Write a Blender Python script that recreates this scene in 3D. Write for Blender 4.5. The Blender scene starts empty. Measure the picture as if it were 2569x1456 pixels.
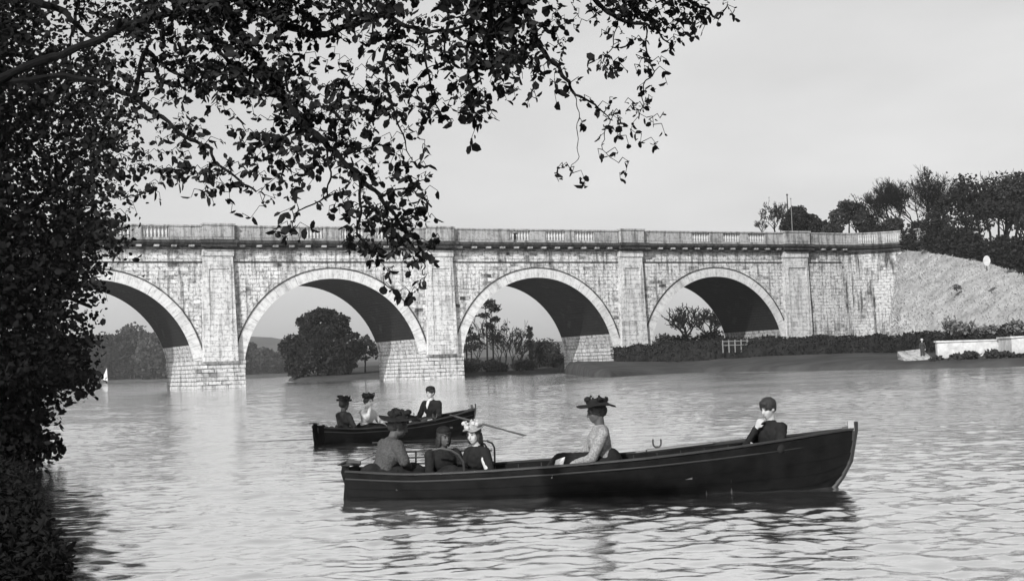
import bpy, math, random
import numpy as np
from mathutils import Vector, Matrix
R = math.radians
sc = bpy.context.scene
COL = sc.collection
rng = np.random.default_rng(7)
random.seed(11)

# ------------------------------------------------------------------ camera
W, HH = 2568.0, 1456.0            # working pixel frame used while measuring the photograph
F = 3485.0
CAM_H = 1.53
PITCH = math.atan(184.8/F); ROLL = 0.0368
F0 = Vector((0, math.cos(PITCH), math.sin(PITCH)))
R0 = Vector((1, 0, 0)); U0 = R0.cross(F0)
RV = R0*math.cos(ROLL) - U0*math.sin(ROLL)
UV_ = U0*math.cos(ROLL) + R0*math.sin(ROLL)
CP = Vector((0, 0, CAM_H))
def ray(x, y):
    return F0 + RV*((x-W/2)/F) + UV_*(-(y-HH/2)/F)
def P(x, y, Z):                    # world point seen at (x, y), Z metres away along world +Y
    d = ray(x, y); return CP + d*(Z/d.y)
def G(x, y, z=0.0):                # where that ray meets height z
    d = ray(x, y); return CP + d*((z-CAM_H)/d.z)
def XZ(x, y, Z):
    p = P(x, y, Z); return p

cam_d = bpy.data.cameras.new('camera'); cam = bpy.data.objects.new('camera', cam_d); COL.objects.link(cam)
m = Matrix((RV, UV_, -F0)).transposed().to_4x4(); m.translation = CP
cam.matrix_world = m
cam_d.sensor_width = 36; cam_d.lens = F/W*36; cam_d.clip_start = 0.1; cam_d.clip_end = 9000
sc.camera = cam

# ------------------------------------------------------------------ tagging
def tag(o, label=None, cat=None, group=None, kind=None):
    if label: o['label'] = label
    if cat: o['category'] = cat
    if group: o['group'] = group
    if kind: o['kind'] = kind
    return o
def empty(name, loc=(0,0,0), rz=0, label=None, cat=None, group=None, scale=1):
    o = bpy.data.objects.new(name, None); COL.objects.link(o)
    o.location = loc; o.rotation_euler = (0, 0, rz); o.scale = (scale,)*3
    o.empty_display_size = .2
    return tag(o, label, cat, group)

# ------------------------------------------------------------------ materials (a black and white picture: greys only)
def newmat(name):
    m = bpy.data.materials.new(name); m.use_nodes = True
    nt = m.node_tree; b = nt.nodes['Principled BSDF']; return m, nt, b
def N(nt, t, **kw):
    n = nt.nodes.new(t)
    for k, v in kw.items():
        if k in n.inputs: n.inputs[k].default_value = v
        else: setattr(n, k, v)
    return n
def ramp(nt, fac, stops):
    r = nt.nodes.new('ShaderNodeValToRGB'); nt.links.new(fac, r.inputs[0])
    e = r.color_ramp.elements
    while len(e) < len(stops): e.new(.5)
    for i, (p, v) in enumerate(stops):
        e[i].position = p; e[i].color = (v, v, v*1.0, 1)
    return r.outputs[0]
def gmat(name, v, rough=.8, var=.3, scale=3.0, bump=0.0, bscale=30, spec=.3, obj=True):
    m, nt, b = newmat(name)
    tc = N(nt, 'ShaderNodeTexCoord'); co = tc.outputs['Object' if obj else 'Generated']
    n = N(nt, 'ShaderNodeTexNoise', Scale=scale, Detail=6.0, Roughness=.65); nt.links.new(co, n.inputs['Vector'])
    c = ramp(nt, n.outputs['Fac'], [(.3, v*(1-var)), (.7, v*(1+var))])
    nt.links.new(c, b.inputs['Base Color'])
    b.inputs['Roughness'].default_value = rough
    b.inputs['Specular IOR Level'].default_value = spec
    if bump:
        n2 = N(nt, 'ShaderNodeTexNoise', Scale=bscale, Detail=4.0); nt.links.new(co, n2.inputs['Vector'])
        bp = N(nt, 'ShaderNodeBump', Strength=bump, Distance=.02); nt.links.new(n2.outputs['Fac'], bp.inputs['Height'])
        nt.links.new(bp.outputs[0], b.inputs['Normal'])
    return m
def stone(name, base, bw=1.1, bh=.46, blot=.5, joint=.07, dark=.12, jw=.02, big=.25, streak=.3):
    """coursed ashlar, coordinates are the mesh's UVs in metres"""
    m, nt, b = newmat(name); L = nt.links.new
    uv = N(nt, 'ShaderNodeUVMap'); co = uv.outputs[0]
    wob = N(nt, 'ShaderNodeTexNoise', Scale=.9, Detail=3.0); L(co, wob.inputs['Vector'])
    add = N(nt, 'ShaderNodeVectorMath', operation='MULTIPLY_ADD'); L(wob.outputs['Color'], add.inputs[0])
    add.inputs[1].default_value = (.10, .05, 0); L(co, add.inputs[2])
    br = N(nt, 'ShaderNodeTexBrick', Scale=1.0); L(add.outputs[0], br.inputs['Vector'])
    br.inputs['Brick Width'].default_value = bw; br.inputs['Row Height'].default_value = bh
    br.inputs['Mortar Size'].default_value = jw; br.inputs['Mortar Smooth'].default_value = .3
    br.inputs['Color1'].default_value = (0, 0, 0, 1); br.inputs['Color2'].default_value = (1, 1, 1, 1)
    br.inputs['Mortar'].default_value = (.5, .5, .5, 1)
    c = ramp(nt, br.outputs['Color'], [(0, dark), (.13, dark*1.3), (.2, base*.62), (1, base*1.15)])
    # blotches break the dark blocks into patches
    n1 = N(nt, 'ShaderNodeTexNoise', Scale=big, Detail=5.0, Roughness=.6); L(co, n1.inputs['Vector'])
    m1 = ramp(nt, n1.outputs['Fac'], [(.47, 0), (.62, 1)])
    mx = N(nt, 'ShaderNodeMix', data_type='RGBA'); L(m1, mx.inputs[0]); mx.inputs[6].default_value = (base,)*3+(1,)
    L(c, mx.inputs[7])
    # vertical weather streaks
    mp = N(nt, 'ShaderNodeMapping'); L(co, mp.inputs[0]); mp.inputs['Scale'].default_value = (1.6, .16, 1)
    n2 = N(nt, 'ShaderNodeTexNoise', Scale=1.0, Detail=6.0, Roughness=.7); L(mp.outputs[0], n2.inputs['Vector'])
    s = ramp(nt, n2.outputs['Fac'], [(.38, 1-streak*1.6), (.52, 1.0)])
    mul = N(nt, 'ShaderNodeMix', data_type='RGBA', blend_type='MULTIPLY'); mul.inputs[0].default_value = 1
    L(mx.outputs[2], mul.inputs[6]); L(s, mul.inputs[7])
    n3 = N(nt, 'ShaderNodeTexNoise', Scale=2.6, Detail=8.0, Roughness=.8); L(co, n3.inputs['Vector'])
    s3 = ramp(nt, n3.outputs['Fac'], [(.40, 1-blot), (.50, 1.08)])
    mul2 = N(nt, 'ShaderNodeMix', data_type='RGBA', blend_type='MULTIPLY'); mul2.inputs[0].default_value = 1
    L(mul.outputs[2], mul2.inputs[6]); L(s3, mul2.inputs[7])
    # joints, only partly open
    n4 = N(nt, 'ShaderNodeTexNoise', Scale=.8, Detail=3.0); L(co, n4.inputs['Vector'])
    j = N(nt, 'ShaderNodeMath', operation='MULTIPLY'); L(br.outputs['Fac'], j.inputs[0])
    jm = ramp(nt, n4.outputs['Fac'], [(.42, .15), (.6, 1.0)]); L(jm, j.inputs[1])
    mj = N(nt, 'ShaderNodeMix', data_type='RGBA'); L(j.outputs[0], mj.inputs[0]); L(mul2.outputs[2], mj.inputs[6])
    mj.inputs[7].default_value = (joint,)*3+(1,)
    L(mj.outputs[2], b.inputs['Base Color'])
    b.inputs['Roughness'].default_value = .9; b.inputs['Specular IOR Level'].default_value = .15
    h = N(nt, 'ShaderNodeMath', operation='SUBTRACT'); L(n3.outputs['Fac'], h.inputs[0]); L(br.outputs['Fac'], h.inputs[1])
    bp = N(nt, 'ShaderNodeBump', Strength=.8, Distance=.05); L(h.outputs[0], bp.inputs['Height']); L(bp.outputs[0], b.inputs['Normal'])
    return m

M = {}
M['ashlar'] = stone('pale_ashlar', .41, blot=.75, jw=.03, streak=.42, dark=.035)
M['ring'] = stone('voussoir_stone', .39, bw=1.3, bh=.75, blot=.3, jw=.03, dark=.3, streak=.15, joint=.12)
M['rust'] = stone('rusticated_stone', .35, bw=1.5, bh=.46, blot=.55, joint=.04, dark=.1, jw=.05)
M['pil'] = stone('pilaster_stone', .38, bw=1.7, bh=.6, blot=.5, dark=.22, jw=.012, streak=.25)
M['vault'] = stone('shade_dark_vault_stone', .008, bw=.9, bh=.4, blot=.5, joint=.02, dark=.02, streak=.2)  # shadow inside the arches is put into this near-black colour
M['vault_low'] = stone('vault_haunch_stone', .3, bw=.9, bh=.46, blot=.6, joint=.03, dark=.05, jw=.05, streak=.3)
M['cornice'] = stone('shadow_toned_cornice_stone', .04, bw=1.6, bh=.6, blot=.6, joint=.02, dark=.03, streak=.4)  # dark tone carries the shadow band of the projecting cornice
M['parapet'] = stone('parapet_stone', .25, bw=1.8, bh=1.9, blot=.45, joint=.1, dark=.16, streak=.4, big=.5)
M['baluster'] = gmat('baluster_stone', .34, var=.2)
M['wing'] = stone('weathered_wing_stone', .36, bw=.9, bh=.42, blot=.65, joint=.07, dark=.08, streak=.55, big=.35)
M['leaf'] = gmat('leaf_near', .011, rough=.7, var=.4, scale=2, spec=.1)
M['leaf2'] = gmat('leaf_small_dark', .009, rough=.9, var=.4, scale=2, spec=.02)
M['bark'] = gmat('bark', .006, rough=.95, var=.5, scale=9, bump=.6, bscale=25, spec=.1)
M['fol_dark'] = gmat('foliage_dark', .015, rough=.9, var=.5, scale=.6, spec=.05)
M['fol_mid'] = gmat('foliage_mid', .03, rough=.9, var=.5, scale=.6, spec=.05)
M['fol_pale'] = gmat('foliage_pale', .10, rough=.9, var=.5, scale=.6, spec=.05)
M['grass'] = gmat('bank_grass', .045, rough=1, var=.35, scale=.25, bump=.8, bscale=2, spec=0)
M['mud'] = gmat('bank_earth', .03, rough=1, var=.5, scale=.4, bump=.8, bscale=3, spec=.05)
M['slope'] = gmat('dry_slope_grass', .24, rough=1, var=.4, scale=.45, bump=1.0, bscale=3.0, spec=0)
M['hill'] = gmat('far_hillside', .06, rough=1, var=.3, scale=.004, spec=0)
M['white'] = gmat('whitewash', .33, rough=.8, var=.35, scale=1.6)
M['hull'] = gmat('black_tarred_wood', .0055, rough=.7, var=.5, scale=5, bump=.15, bscale=40, spec=.05)
M['trim'] = gmat('varnished_trim', .014, rough=.4, var=.3, scale=12, spec=.5)
M['trimlight'] = gmat('pale_wood', .13, rough=.6, var=.2, scale=12)
M['wood'] = gmat('boat_boards', .04, rough=.6, var=.3, scale=8)
M['iron'] = gmat('black_iron', .02, rough=.45, var=.2, scale=8, spec=.5)
M['steel'] = gmat('worn_metal', .25, rough=.4, var=.2)
M['skin'] = gmat('skin', .29, rough=.55, var=.08, scale=9)
M['skin_shaded'] = gmat('skin_in_shade', .05, rough=.7, var=.15, scale=9)  # darker copy of the skin, face shade put into the colour
M['hair'] = gmat('dark_hair', .016, rough=.6, var=.4, scale=60, bump=.5, bscale=120)
M['black'] = gmat('black_cloth', .012, rough=.95, var=.4, scale=10, bump=.4, bscale=22, spec=.1)
M['char'] = gmat('charcoal_cloth', .03, rough=.95, var=.4, scale=10, bump=.4, bscale=22, spec=.1)
M['straw'] = gmat('straw_hat', .2, rough=.9, var=.4, scale=25)
M['linen'] = gmat('white_linen', .4, rough=.9, var=.12, scale=8, bump=.3, bscale=25)
M['eye'] = gmat('eye_dark', .02, rough=.4, var=.1)
M['lip'] = gmat('lip_grey', .16, rough=.6, var=.1)
def print_cloth(name, a, b_, s):
    m, nt, b = newmat(name)
    tc = N(nt, 'ShaderNodeTexCoord'); v = N(nt, 'ShaderNodeTexNoise', Scale=s, Detail=3.0); nt.links.new(tc.outputs['Object'], v.inputs['Vector'])
    nt.links.new(ramp(nt, v.outputs['Fac'], [(.44, a), (.54, b_)]), b.inputs['Base Color']); b.inputs['Roughness'].default_value = .9
    return m
M['print'] = print_cloth('patterned_cotton', .11, .19, 60)
M['check'] = print_cloth('soft_check_cloth', .02, .04, 60)

# ------------------------------------------------------------------ mesh collector
class MB:
    def __init__(s): s.v = []; s.f = []; s.uv = []
    def add(s, verts, faces, uvs=None):
        o = len(s.v); s.v += [tuple(p) for p in verts]
        for i, f in enumerate(faces):
            s.f.append([o+k for k in f]); s.uv.append(uvs[i] if uvs else None)
        return s
    def quad(s, a, b, c, d, uv=None): return s.add([a, b, c, d], [(0, 1, 2, 3)], [uv] if uv else None)
    def box(s, x0, x1, y0, y1, z0, z1):
        v = [(x0,y0,z0),(x1,y0,z0),(x1,y1,z0),(x0,y1,z0),(x0,y0,z1),(x1,y0,z1),(x1,y1,z1),(x0,y1,z1)]
        return s.add(v, [(0,3,2,1),(4,5,6,7),(0,1,5,4),(1,2,6,5),(2,3,7,6),(3,0,4,7)])
    def tube(s, pts, rad, seg=6, cap=True, rot=0.0, flat=1.0):
        pts = [Vector(p) for p in pts]; n = len(pts)
        if not hasattr(rad, '__len__'): rad = [rad]*n
        o = len(s.v); up = None
        for i, p in enumerate(pts):
            d = (pts[min(i+1, n-1)]-pts[max(i-1, 0)])
            if d.length < 1e-9: d = Vector((0, 0, 1))
            d.normalize()
            if up is None: up = Vector((0, 0, 1)) if abs(d.z) < .9 else Vector((1, 0, 0))
            a = d.cross(up)
            if a.length < 1e-6: a = d.orthogonal()
            a.normalize(); b = a.cross(d).normalized(); up = b
            for k in range(seg):
                t = 2*math.pi*k/seg+rot
                s.v.append(tuple(p + a*(rad[i]*math.cos(t)) + b*(rad[i]*flat*math.sin(t))))
        for i in range(n-1):
            for k in range(seg):
                k2 = (k+1) % seg
                s.f.append([o+i*seg+k, o+i*seg+k2, o+(i+1)*seg+k2, o+(i+1)*seg+k]); s.uv.append(None)
        if cap:
            s.f.append([o+k for k in range(seg)][::-1]); s.uv.append(None)
            s.f.append([o+(n-1)*seg+k for k in range(seg)]); s.uv.append(None)
        return s
    def lathe(s, prof, c=(0,0,0), seg=16, sx=1, sy=1, fn=None):
        o = len(s.v)
        for (r, z) in prof:
            for k in range(seg):
                t = 2*math.pi*k/seg; x, y, zz = r*math.cos(t)*sx, r*math.sin(t)*sy, z
                if fn: x, y, zz = fn(x, y, zz, t, r)
                s.v.append((c[0]+x, c[1]+y, c[2]+zz))
        for i in range(len(prof)-1):
            for k in range(seg):
                k2 = (k+1) % seg
                s.f.append([o+i*seg+k, o+i*seg+k2, o+(i+1)*seg+k2, o+(i+1)*seg+k]); s.uv.append(None)
        s.f.append([o+k for k in range(seg)][::-1]); s.uv.append(None)
        s.f.append([o+(len(prof)-1)*seg+k for k in range(seg)]); s.uv.append(None)
        return s
    def ball(s, c, r, seg=10, rings=7, sc_=(1,1,1)):
        prof = [(max(.02, math.sin(math.pi*i/rings))*r, -math.cos(math.pi*i/rings)*r*sc_[2]) for i in range(rings+1)]
        return s.lathe(prof, c, seg, sc_[0], sc_[1])
    def build(s, name, mat, parent=None, smooth=False, uv=True):
        me = bpy.data.meshes.new(name); me.from_pydata(s.v, [], s.f)
        if uv:
            l = me.uv_layers.new(name='UVMap'); vs = s.v; dat = [0.0]*(2*len(me.loops)); k = 0
            for i, poly in enumerate(me.polygons):
                u = s.uv[i]
                if u is None:
                    n = poly.normal; ax = max(range(3), key=lambda q: abs(n[q]))
                    a, b = ((1, 2), (0, 2), (0, 1))[ax]
                    for vi in poly.vertices:
                        dat[k] = vs[vi][a]; dat[k+1] = vs[vi][b]; k += 2
                else:
                    for q in u: dat[k] = q[0]; dat[k+1] = q[1]; k += 2
            l.data.foreach_set('uv', dat)
        if mat: me.materials.append(mat)
        if smooth: me.polygons.foreach_set('use_smooth', [True]*len(me.polygons))
        me.update()
        o = bpy.data.objects.new(name, me); COL.objects.link(o)
        if parent: o.parent = parent
        return o
def npmesh(name, V, Fq, mat, parent=None, smooth=False):
    me = bpy.data.meshes.new(name)
    V = np.asarray(V, dtype=np.float32); Fq = np.asarray(Fq, dtype=np.int32); k = Fq.shape[1]
    me.vertices.add(len(V)); me.vertices.foreach_set('co', V.ravel())
    me.loops.add(Fq.size); me.loops.foreach_set('vertex_index', Fq.ravel())
    me.polygons.add(len(Fq)); me.polygons.foreach_set('loop_start', np.arange(0, Fq.size, k, dtype=np.int32))
    me.polygons.foreach_set('loop_total', np.full(len(Fq), k, dtype=np.int32))
    me.materials.append(mat)
    if smooth: me.polygons.foreach_set('use_smooth', np.ones(len(Fq), dtype=bool))
    me.update(calc_edges=True)
    o = bpy.data.objects.new(name, me); COL.objects.link(o)
    if parent: o.parent = parent
    return o

# leaves: each a bent blade of 6 vertices / 2 quads
def leaves(name, C, size, mat, parent=None, aspect=.55, droop=.5, jitter=.3, axis=None):
    C = np.asarray(C, dtype=float); n = len(C)
    size = np.asarray(size)*np.ones(n)*(1+jitter*(rng.random(n)-.5)*2)
    if axis is None:
        a = rng.normal(size=(n, 3)); a[:, 2] = a[:, 2]*.7-droop
    else: a = np.asarray(axis, dtype=float)
    a /= np.linalg.norm(a, axis=1)[:, None]+1e-9
    b = rng.normal(size=(n, 3)); b -= (b*a).sum(1)[:, None]*a; b /= np.linalg.norm(b, axis=1)[:, None]
    c = np.cross(a, b)
    w = size*aspect*.5*(.7+.6*rng.random(n))
    S = size[:, None]; Wd = w[:, None]
    base = C; bend = (rng.random(n)*.35)[:, None]*S
    p0 = base
    p1 = base + a*S*.35 + b*Wd*.95 + c*Wd*.25
    p2 = base + a*S*.78 + b*Wd*.75 + c*Wd*.2 - c*bend*.45
    p3 = base + a*S*1.0 - c*bend
    p4 = base + a*S*.78 - b*Wd*.75 + c*Wd*.2 - c*bend*.45
    p5 = base + a*S*.35 - b*Wd*.95 + c*Wd*.25
    V = np.stack([p0, p1, p2, p3, p4, p5], 1).reshape(-1, 3)
    o = (np.arange(n)*6)[:, None]
    Fq = np.concatenate([o+np.array([[0, 1, 2, 3]]), o+np.array([[0, 3, 4, 5]])], 1).reshape(-1, 4)
    return npmesh(name, V, Fq, mat, parent)

def vnoise(x, y, s=1.0, seed=0):      # cheap smooth pseudo noise
    x = np.asarray(x)*s; y = np.asarray(y)*s
    r = 0
    for i in range(5):
        a = (seed*1.7+i*2.39)
        r = r + np.sin(x*math.cos(a)*(1+.63*i)+y*math.sin(a)*(1+.63*i)+a*5.1+1.3*np.sin(y*.7*(i+1)+a))/(1+.6*i)
    return r/2.6

# ------------------------------------------------------------------ world and sun
SUN_EL, SUN_AZ = R(31), R(-24)       # azimuth measured from straight behind the camera, negative = to the left
sun_dir = Vector((math.sin(SUN_AZ)*math.cos(SUN_EL), -math.cos(SUN_AZ)*math.cos(SUN_EL), math.sin(SUN_EL)))
w = bpy.data.worlds.new('World'); sc.world = w; w.use_nodes = True
nt = w.node_tree; bg = nt.nodes['Background']
sky = nt.nodes.new('ShaderNodeTexSky'); sky.sky_type = 'NISHITA'; sky.sun_disc = False
sky.sun_elevation = SUN_EL; sky.sun_rotation = math.atan2(sun_dir.x, sun_dir.y); sky.dust_density = 3; sky.air_density = 1.2
bw = nt.nodes.new('ShaderNodeRGBToBW'); nt.links.new(sky.outputs[0], bw.inputs[0])
pw = nt.nodes.new('ShaderNodeMath'); pw.operation = 'POWER'; pw.inputs[1].default_value = .45; nt.links.new(bw.outputs[0], pw.inputs[0])
mu = nt.nodes.new('ShaderNodeMath'); mu.operation = 'MULTIPLY'; mu.inputs[1].default_value = 1.84; nt.links.new(pw.outputs[0], mu.inputs[0])
tcw = nt.nodes.new('ShaderNodeTexCoord'); mpw = nt.nodes.new('ShaderNodeMapping'); mpw.inputs['Scale'].default_value = (1, 1, 3.0); nt.links.new(tcw.outputs['Generated'], mpw.inputs[0])
nzw = nt.nodes.new('ShaderNodeTexNoise'); nzw.inputs['Scale'].default_value = 5.0; nzw.inputs['Detail'].default_value = 7; nt.links.new(mpw.outputs[0], nzw.inputs['Vector'])
mrw = nt.nodes.new('ShaderNodeMapRange'); mrw.inputs[1].default_value = .3; mrw.inputs[2].default_value = .7; mrw.inputs[3].default_value = .93; mrw.inputs[4].default_value = 1.07; nt.links.new(nzw.outputs['Fac'], mrw.inputs[0])
mu2 = nt.nodes.new('ShaderNodeMath'); mu2.operation = 'MULTIPLY'; nt.links.new(mu.outputs[0], mu2.inputs[0]); nt.links.new(mrw.outputs[0], mu2.inputs[1]); mu = mu2
cc = nt.nodes.new('ShaderNodeCombineColor')
for i in range(3): nt.links.new(mu.outputs[0], cc.inputs[i])
nt.links.new(cc.outputs[0], bg.inputs[0]); bg.inputs[1].default_value = .15
sd = bpy.data.lights.new('sun', 'SUN'); sd.energy = 5.0; sd.angle = R(.5); sd.color = (1, .995, .985)
so = bpy.data.objects.new('sun', sd); COL.objects.link(so)
so.rotation_euler = sun_dir.to_track_quat('Z', 'Y').to_euler(); so.location = (0, 0, 60)
sc.view_settings.view_transform = 'Standard'; sc.view_settings.look = 'None'
sc.view_settings.exposure = 0.45; sc.view_settings.gamma = 1
# ================================================================== AQUEDUCT
TH = R(27); PITCHB = 27.4; WB = 13.0
p1 = P(579, 625, 158.0)
HB = P(579, 566, 158.0).z             # top of the parapet
aq = empty('stone_aqueduct', (p1.x, p1.y, 0), TH, 'pale stone canal aqueduct of wide round arches crossing the river', 'aqueduct')
RI, RE = 10.9, 12.1
ZS = HB-6.1-RI                         # springing
ZC0, ZC1 = HB-2.75, HB-1.72            # cornice
AC = [12.05-.0+PITCHB*k for k in (-2, -1, 0, 1, 2)]
def arc(n=40): return [math.pi*i/n for i in range(n+1)]
UL, UR = AC[0]-RI-14, AC[-1]+RI+11
def spandrel(v, mb, flip):
    top = ZC0
    for c in AC:
        ts = arc(48)
        for a, b in zip(ts[:-1], ts[1:]):
            u0, z0 = c+RE*math.cos(a), ZS+RE*math.sin(a); u1, z1 = c+RE*math.cos(b), ZS+RE*math.sin(b)
            q = [(u1, v, z1), (u0, v, z0), (u0, v, top), (u1, v, top)]
            if flip: q = q[::-1]
            mb.quad(*q)
    edges = [UL]
    for c in AC: edges += [c-RE, c+RE]
    edges.append(UR)
    for i in range(0, len(edges), 2):
        a, b = edges[i], edges[i+1]
        q = [(a, v, -1.5), (b, v, -1.5), (b, v, top), (a, v, top)]
        if flip: q = q[::-1]
        mb.quad(*q)
wall = MB(); spandrel(0, wall, False); spandrel(WB, wall, True)
wall.quad((UL,0,ZC0+.4),(UR,0,ZC0+.4),(UR,WB,ZC0+.4),(UL,WB,ZC0+.4))
wall.build('spandrel_wall', M['ashlar'], aq)
for c in AC:
    vb = MB(); vl = MB(); vr = MB()
    ts = arc(48)
    for a, b in zip(ts[:-1], ts[1:]):
        u0, z0 = c+RI*math.cos(a), ZS+RI*math.sin(a); u1, z1 = c+RI*math.cos(b), ZS+RI*math.sin(b)
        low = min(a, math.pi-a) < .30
        for j in range(4):
            v0, v1 = WB*j/4, WB*(j+1)/4
            ((vl if a > 1.5 else vr) if low else vb).quad((u0,v0,z0),(u0,v1,z0),(u1,v1,z1),(u1,v0,z1), [(v0, RI*a),(v1, RI*a),(v1, RI*b),(v0, RI*b)])
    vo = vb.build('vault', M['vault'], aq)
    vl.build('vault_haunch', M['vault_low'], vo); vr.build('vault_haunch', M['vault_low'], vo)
    for vf, vb_ in ((WB+.06, WB-.02), (-.06, .02)):
        rg = MB()
        sg = 1 if vf < 0 else -1
        for a, b in zip(ts[:-1], ts[1:]):
            ci = (math.cos(a), math.sin(a)); cj = (math.cos(b), math.sin(b))
            A = (c+RI*ci[0], vf, ZS+RI*ci[1]); B = (c+RE*ci[0], vf, ZS+RE*ci[1])
            C_ = (c+RE*cj[0], vf, ZS+RE*cj[1]); D = (c+RI*cj[0], vf, ZS+RI*cj[1])
            uv = [(RI*a, 0.02), (RI*a, .73), (RI*b, .73), (RI*b, .02)]
            q = [A, B, C_, D]
            if sg < 0: q = q[::-1]; uv = uv[::-1]
            rg.quad(*q, uv)
            rg.quad(B, (B[0], vb_, B[2]), (C_[0], vb_, C_[2]), C_)
            rg.quad(D, (D[0], vb_, D[2]), (A[0], vb_, A[2]), A)
        ro = rg.build('arch_ring', M['ring'], aq)
    hd = MB()                                              # thin projecting hood moulding round the arch
    for a, b in zip(ts[:-1], ts[1:]):
        for (ra, rb, vf) in ((RE, RE+.10, -.16),):
            A = (c+ra*math.cos(a), vf, ZS+ra*math.sin(a)); B = (c+rb*math.cos(a), vf, ZS+rb*math.sin(a))
            C_ = (c+rb*math.cos(b), vf, ZS+rb*math.sin(b)); D = (c+ra*math.cos(b), vf, ZS+ra*math.sin(b))
            hd.quad(A, B, C_, D)
            hd.quad(B, (B[0], 0, B[2]), (C_[0], 0, C_[2]), C_); hd.quad(D, (D[0], -.06, D[2]), (A[0], -.06, A[2]), A)
    hd.build('hood_mould', M['cornice'], ro)
# piers: rusticated courses, side walls under the springing
piers = []
for k in range(-1, 3):
    r_ = PITCHB*k; pc = r_-1.65
    for_w = PITCHB-2*RI
    pb = MB(); z = -1.4; i = 0
    hw = for_w/2
    while z < ZS+1.7:
        out = .42 - .035*max(0, (z+.2)/.46)*.9
        out = max(out, .1)
        lim = hw+.02
        if z+.42 > ZS: # above the springing the pier face follows the vault curve
            dz = z+.42-ZS; lim = pc*0 + hw + (RI-math.sqrt(max(0, RI*RI-dz*dz))) + .02
        pb.box(pc-lim-.05, pc+lim+.05, -out, WB+out, z, z+.40)
        pb.box(pc-lim+.03, pc+lim-.03, -out+.07, WB+out-.07, z+.40, z+.46)
        z += .46; i += 1
    po = pb.build('pier_base', M['rust'], aq)
# pilasters with panel frames, caps and cornice breaks
pil_right = [PITCHB*k for k in range(-2, 4)]
for k, ur in enumerate(pil_right):
    wv = 3.3 if k < 5 else 4.0
    ul = ur-wv
    for (sg, v0) in ((-1, 0), (1, WB)):
        pm = MB(); zb = ZS+1.6 if k < 5 else -1.2
        pr = .62 if sg < 0 else .5
        va, vb_ = (v0-pr, v0+.3) if sg < 0 else (v0-.3, v0+pr)
        # battered shaft: wider at the foot
        bt = .35
        vv = [(ul-bt, va-.15 if sg < 0 else va, zb), (ur+bt, va-.15 if sg < 0 else va, zb), (ur+bt, vb_, zb), (ul-bt, vb_, zb),
              (ul, va, ZC0+.01), (ur, va, ZC0+.01), (ur, vb_, ZC0+.01), (ul, vb_, ZC0+.01)]
        pm.add(vv, [(0,3,2,1),(4,5,6,7),(0,1,5,4),(1,2,6,5),(2,3,7,6),(3,0,4,7)])
        if sg < 0:   # raised frame of the sunk panel
            for (a, b, c0, c1) in ((ul+.25, ul+.5, zb+1.6, ZC0-2.2), (ur-.5, ur-.25, zb+1.6, ZC0-2.2)):
                pm.box(a, b, va-.16, va+.1, c0, c1)
            pm.box(ul+.25, ur-.25, va-.17, va+.1, ZC0-2.2, ZC0-1.95)
        po = pm.build('pilaster', M['pil'], aq)
        if sg < 0:
            cm = MB(); cm.box(ul-.12, ur+.12, va-.14, 0, ZC0-.75, ZC0-.03)
            cm.build('pilaster_cap', M['cornice'] if False else M['pil'], po)
# string course
sm = MB(); sm.box(UL, UR, -.12, 0, ZC0-1.45, ZC0-1.33); sm.build('string_course', M['cornice'], aq)
# cornice with modillions, parapet, balustrades
def along_straight(u, v): return Vector((u, v, 0))
cm = MB()
cm.box(UL, UR+.0, -.45, WB+.45, ZC0, ZC0+.28); cm.box(UL, UR, -.32, WB+.32, ZC0+.28, ZC0+.5); cm.box(UL, UR, -.75, WB+.75, ZC0+.5, ZC0+.72); cm.box(UL, UR, -.95, WB+.95, ZC0+.72, ZC1)
for ur in pil_right:
    wv = 3.3 if ur < 80 else 4.0
    cm.box(ur-wv-.35, ur+.35, -1.35, -.9, ZC0+.28, ZC1-.02); cm.box(ur-wv-.55, ur+.55, -1.6, -.9, ZC0+.70, ZC1+.02)
co = cm.build('cornice', M['cornice'], aq)
mm = MB(); u = UL+.3
while u < UR:
    mf = MB(); mf.box(u, u+.55, -.88, -.3, ZC0+.28, ZC0+.5); mf.build('modillion', M['parapet'], co)
    mm.box(u, u+.55, WB+.3, WB+.88, ZC0+.28, ZC0+.5); u += 1.95
tag(mm.build('modillion_row', M['parapet'], co), kind='stuff')
PT = HB-.16
pw_ = MB()
panels = []
def parapet_run(u0, u1, openings):
    e = [u0]
    for a, b in openings: e += [a, b]
    e.append(u1)
    for v0, v1 in ((-.55, -.1), (WB+.1, WB+.55)):
        pw_.box(u0, u1, v0-.04, v1+.04, ZC1, ZC1+.32)
        for i in range(0, len(e), 2): pw_.box(e[i], e[i+1], v0, v1, ZC1+.32, PT)
prev = UL
for c in AC:
    ops = []
    for s in (-1, 1):
        for j in ((0,) if s < 0 else (0, 1)):
            a = c+s*(1.1+j*4.2); ops.append((min(a, a+s*2.9), max(a, a+s*2.9)))
    ops.sort()
    parapet_run(prev, c+PITCHB/2-.0 if c != AC[-1] else UR, ops); prev = c+PITCHB/2
    panels += [(a, b, c) for a, b in ops]
pw_.build('parapet', M['parapet'], aq)
cp = MB()
for v0, v1 in ((-.68, .03), (WB-.03, WB+.68)): cp.box(UL, UR, v0, v1, PT, PT+.16)
for ur in pil_right:
    wv = 3.3 if ur < 80 else 4.0
    cp.box(ur-wv-.1, ur+.1, -1.2, -.56, ZC1+.02, PT+.1); cp.box(ur-wv-.25, ur+.25, -1.32, -.4, PT+.1, PT+.3)
cp.build('coping', M['parapet'], aq)
def baluster_prof(h): return [(.05,0),(.10,0),(.10,.06*h),(.06,.1*h),(.12,.38*h),(.07,.7*h),(.06,.82*h),(.10,.9*h),(.10,h),(.04,h)]
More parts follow.
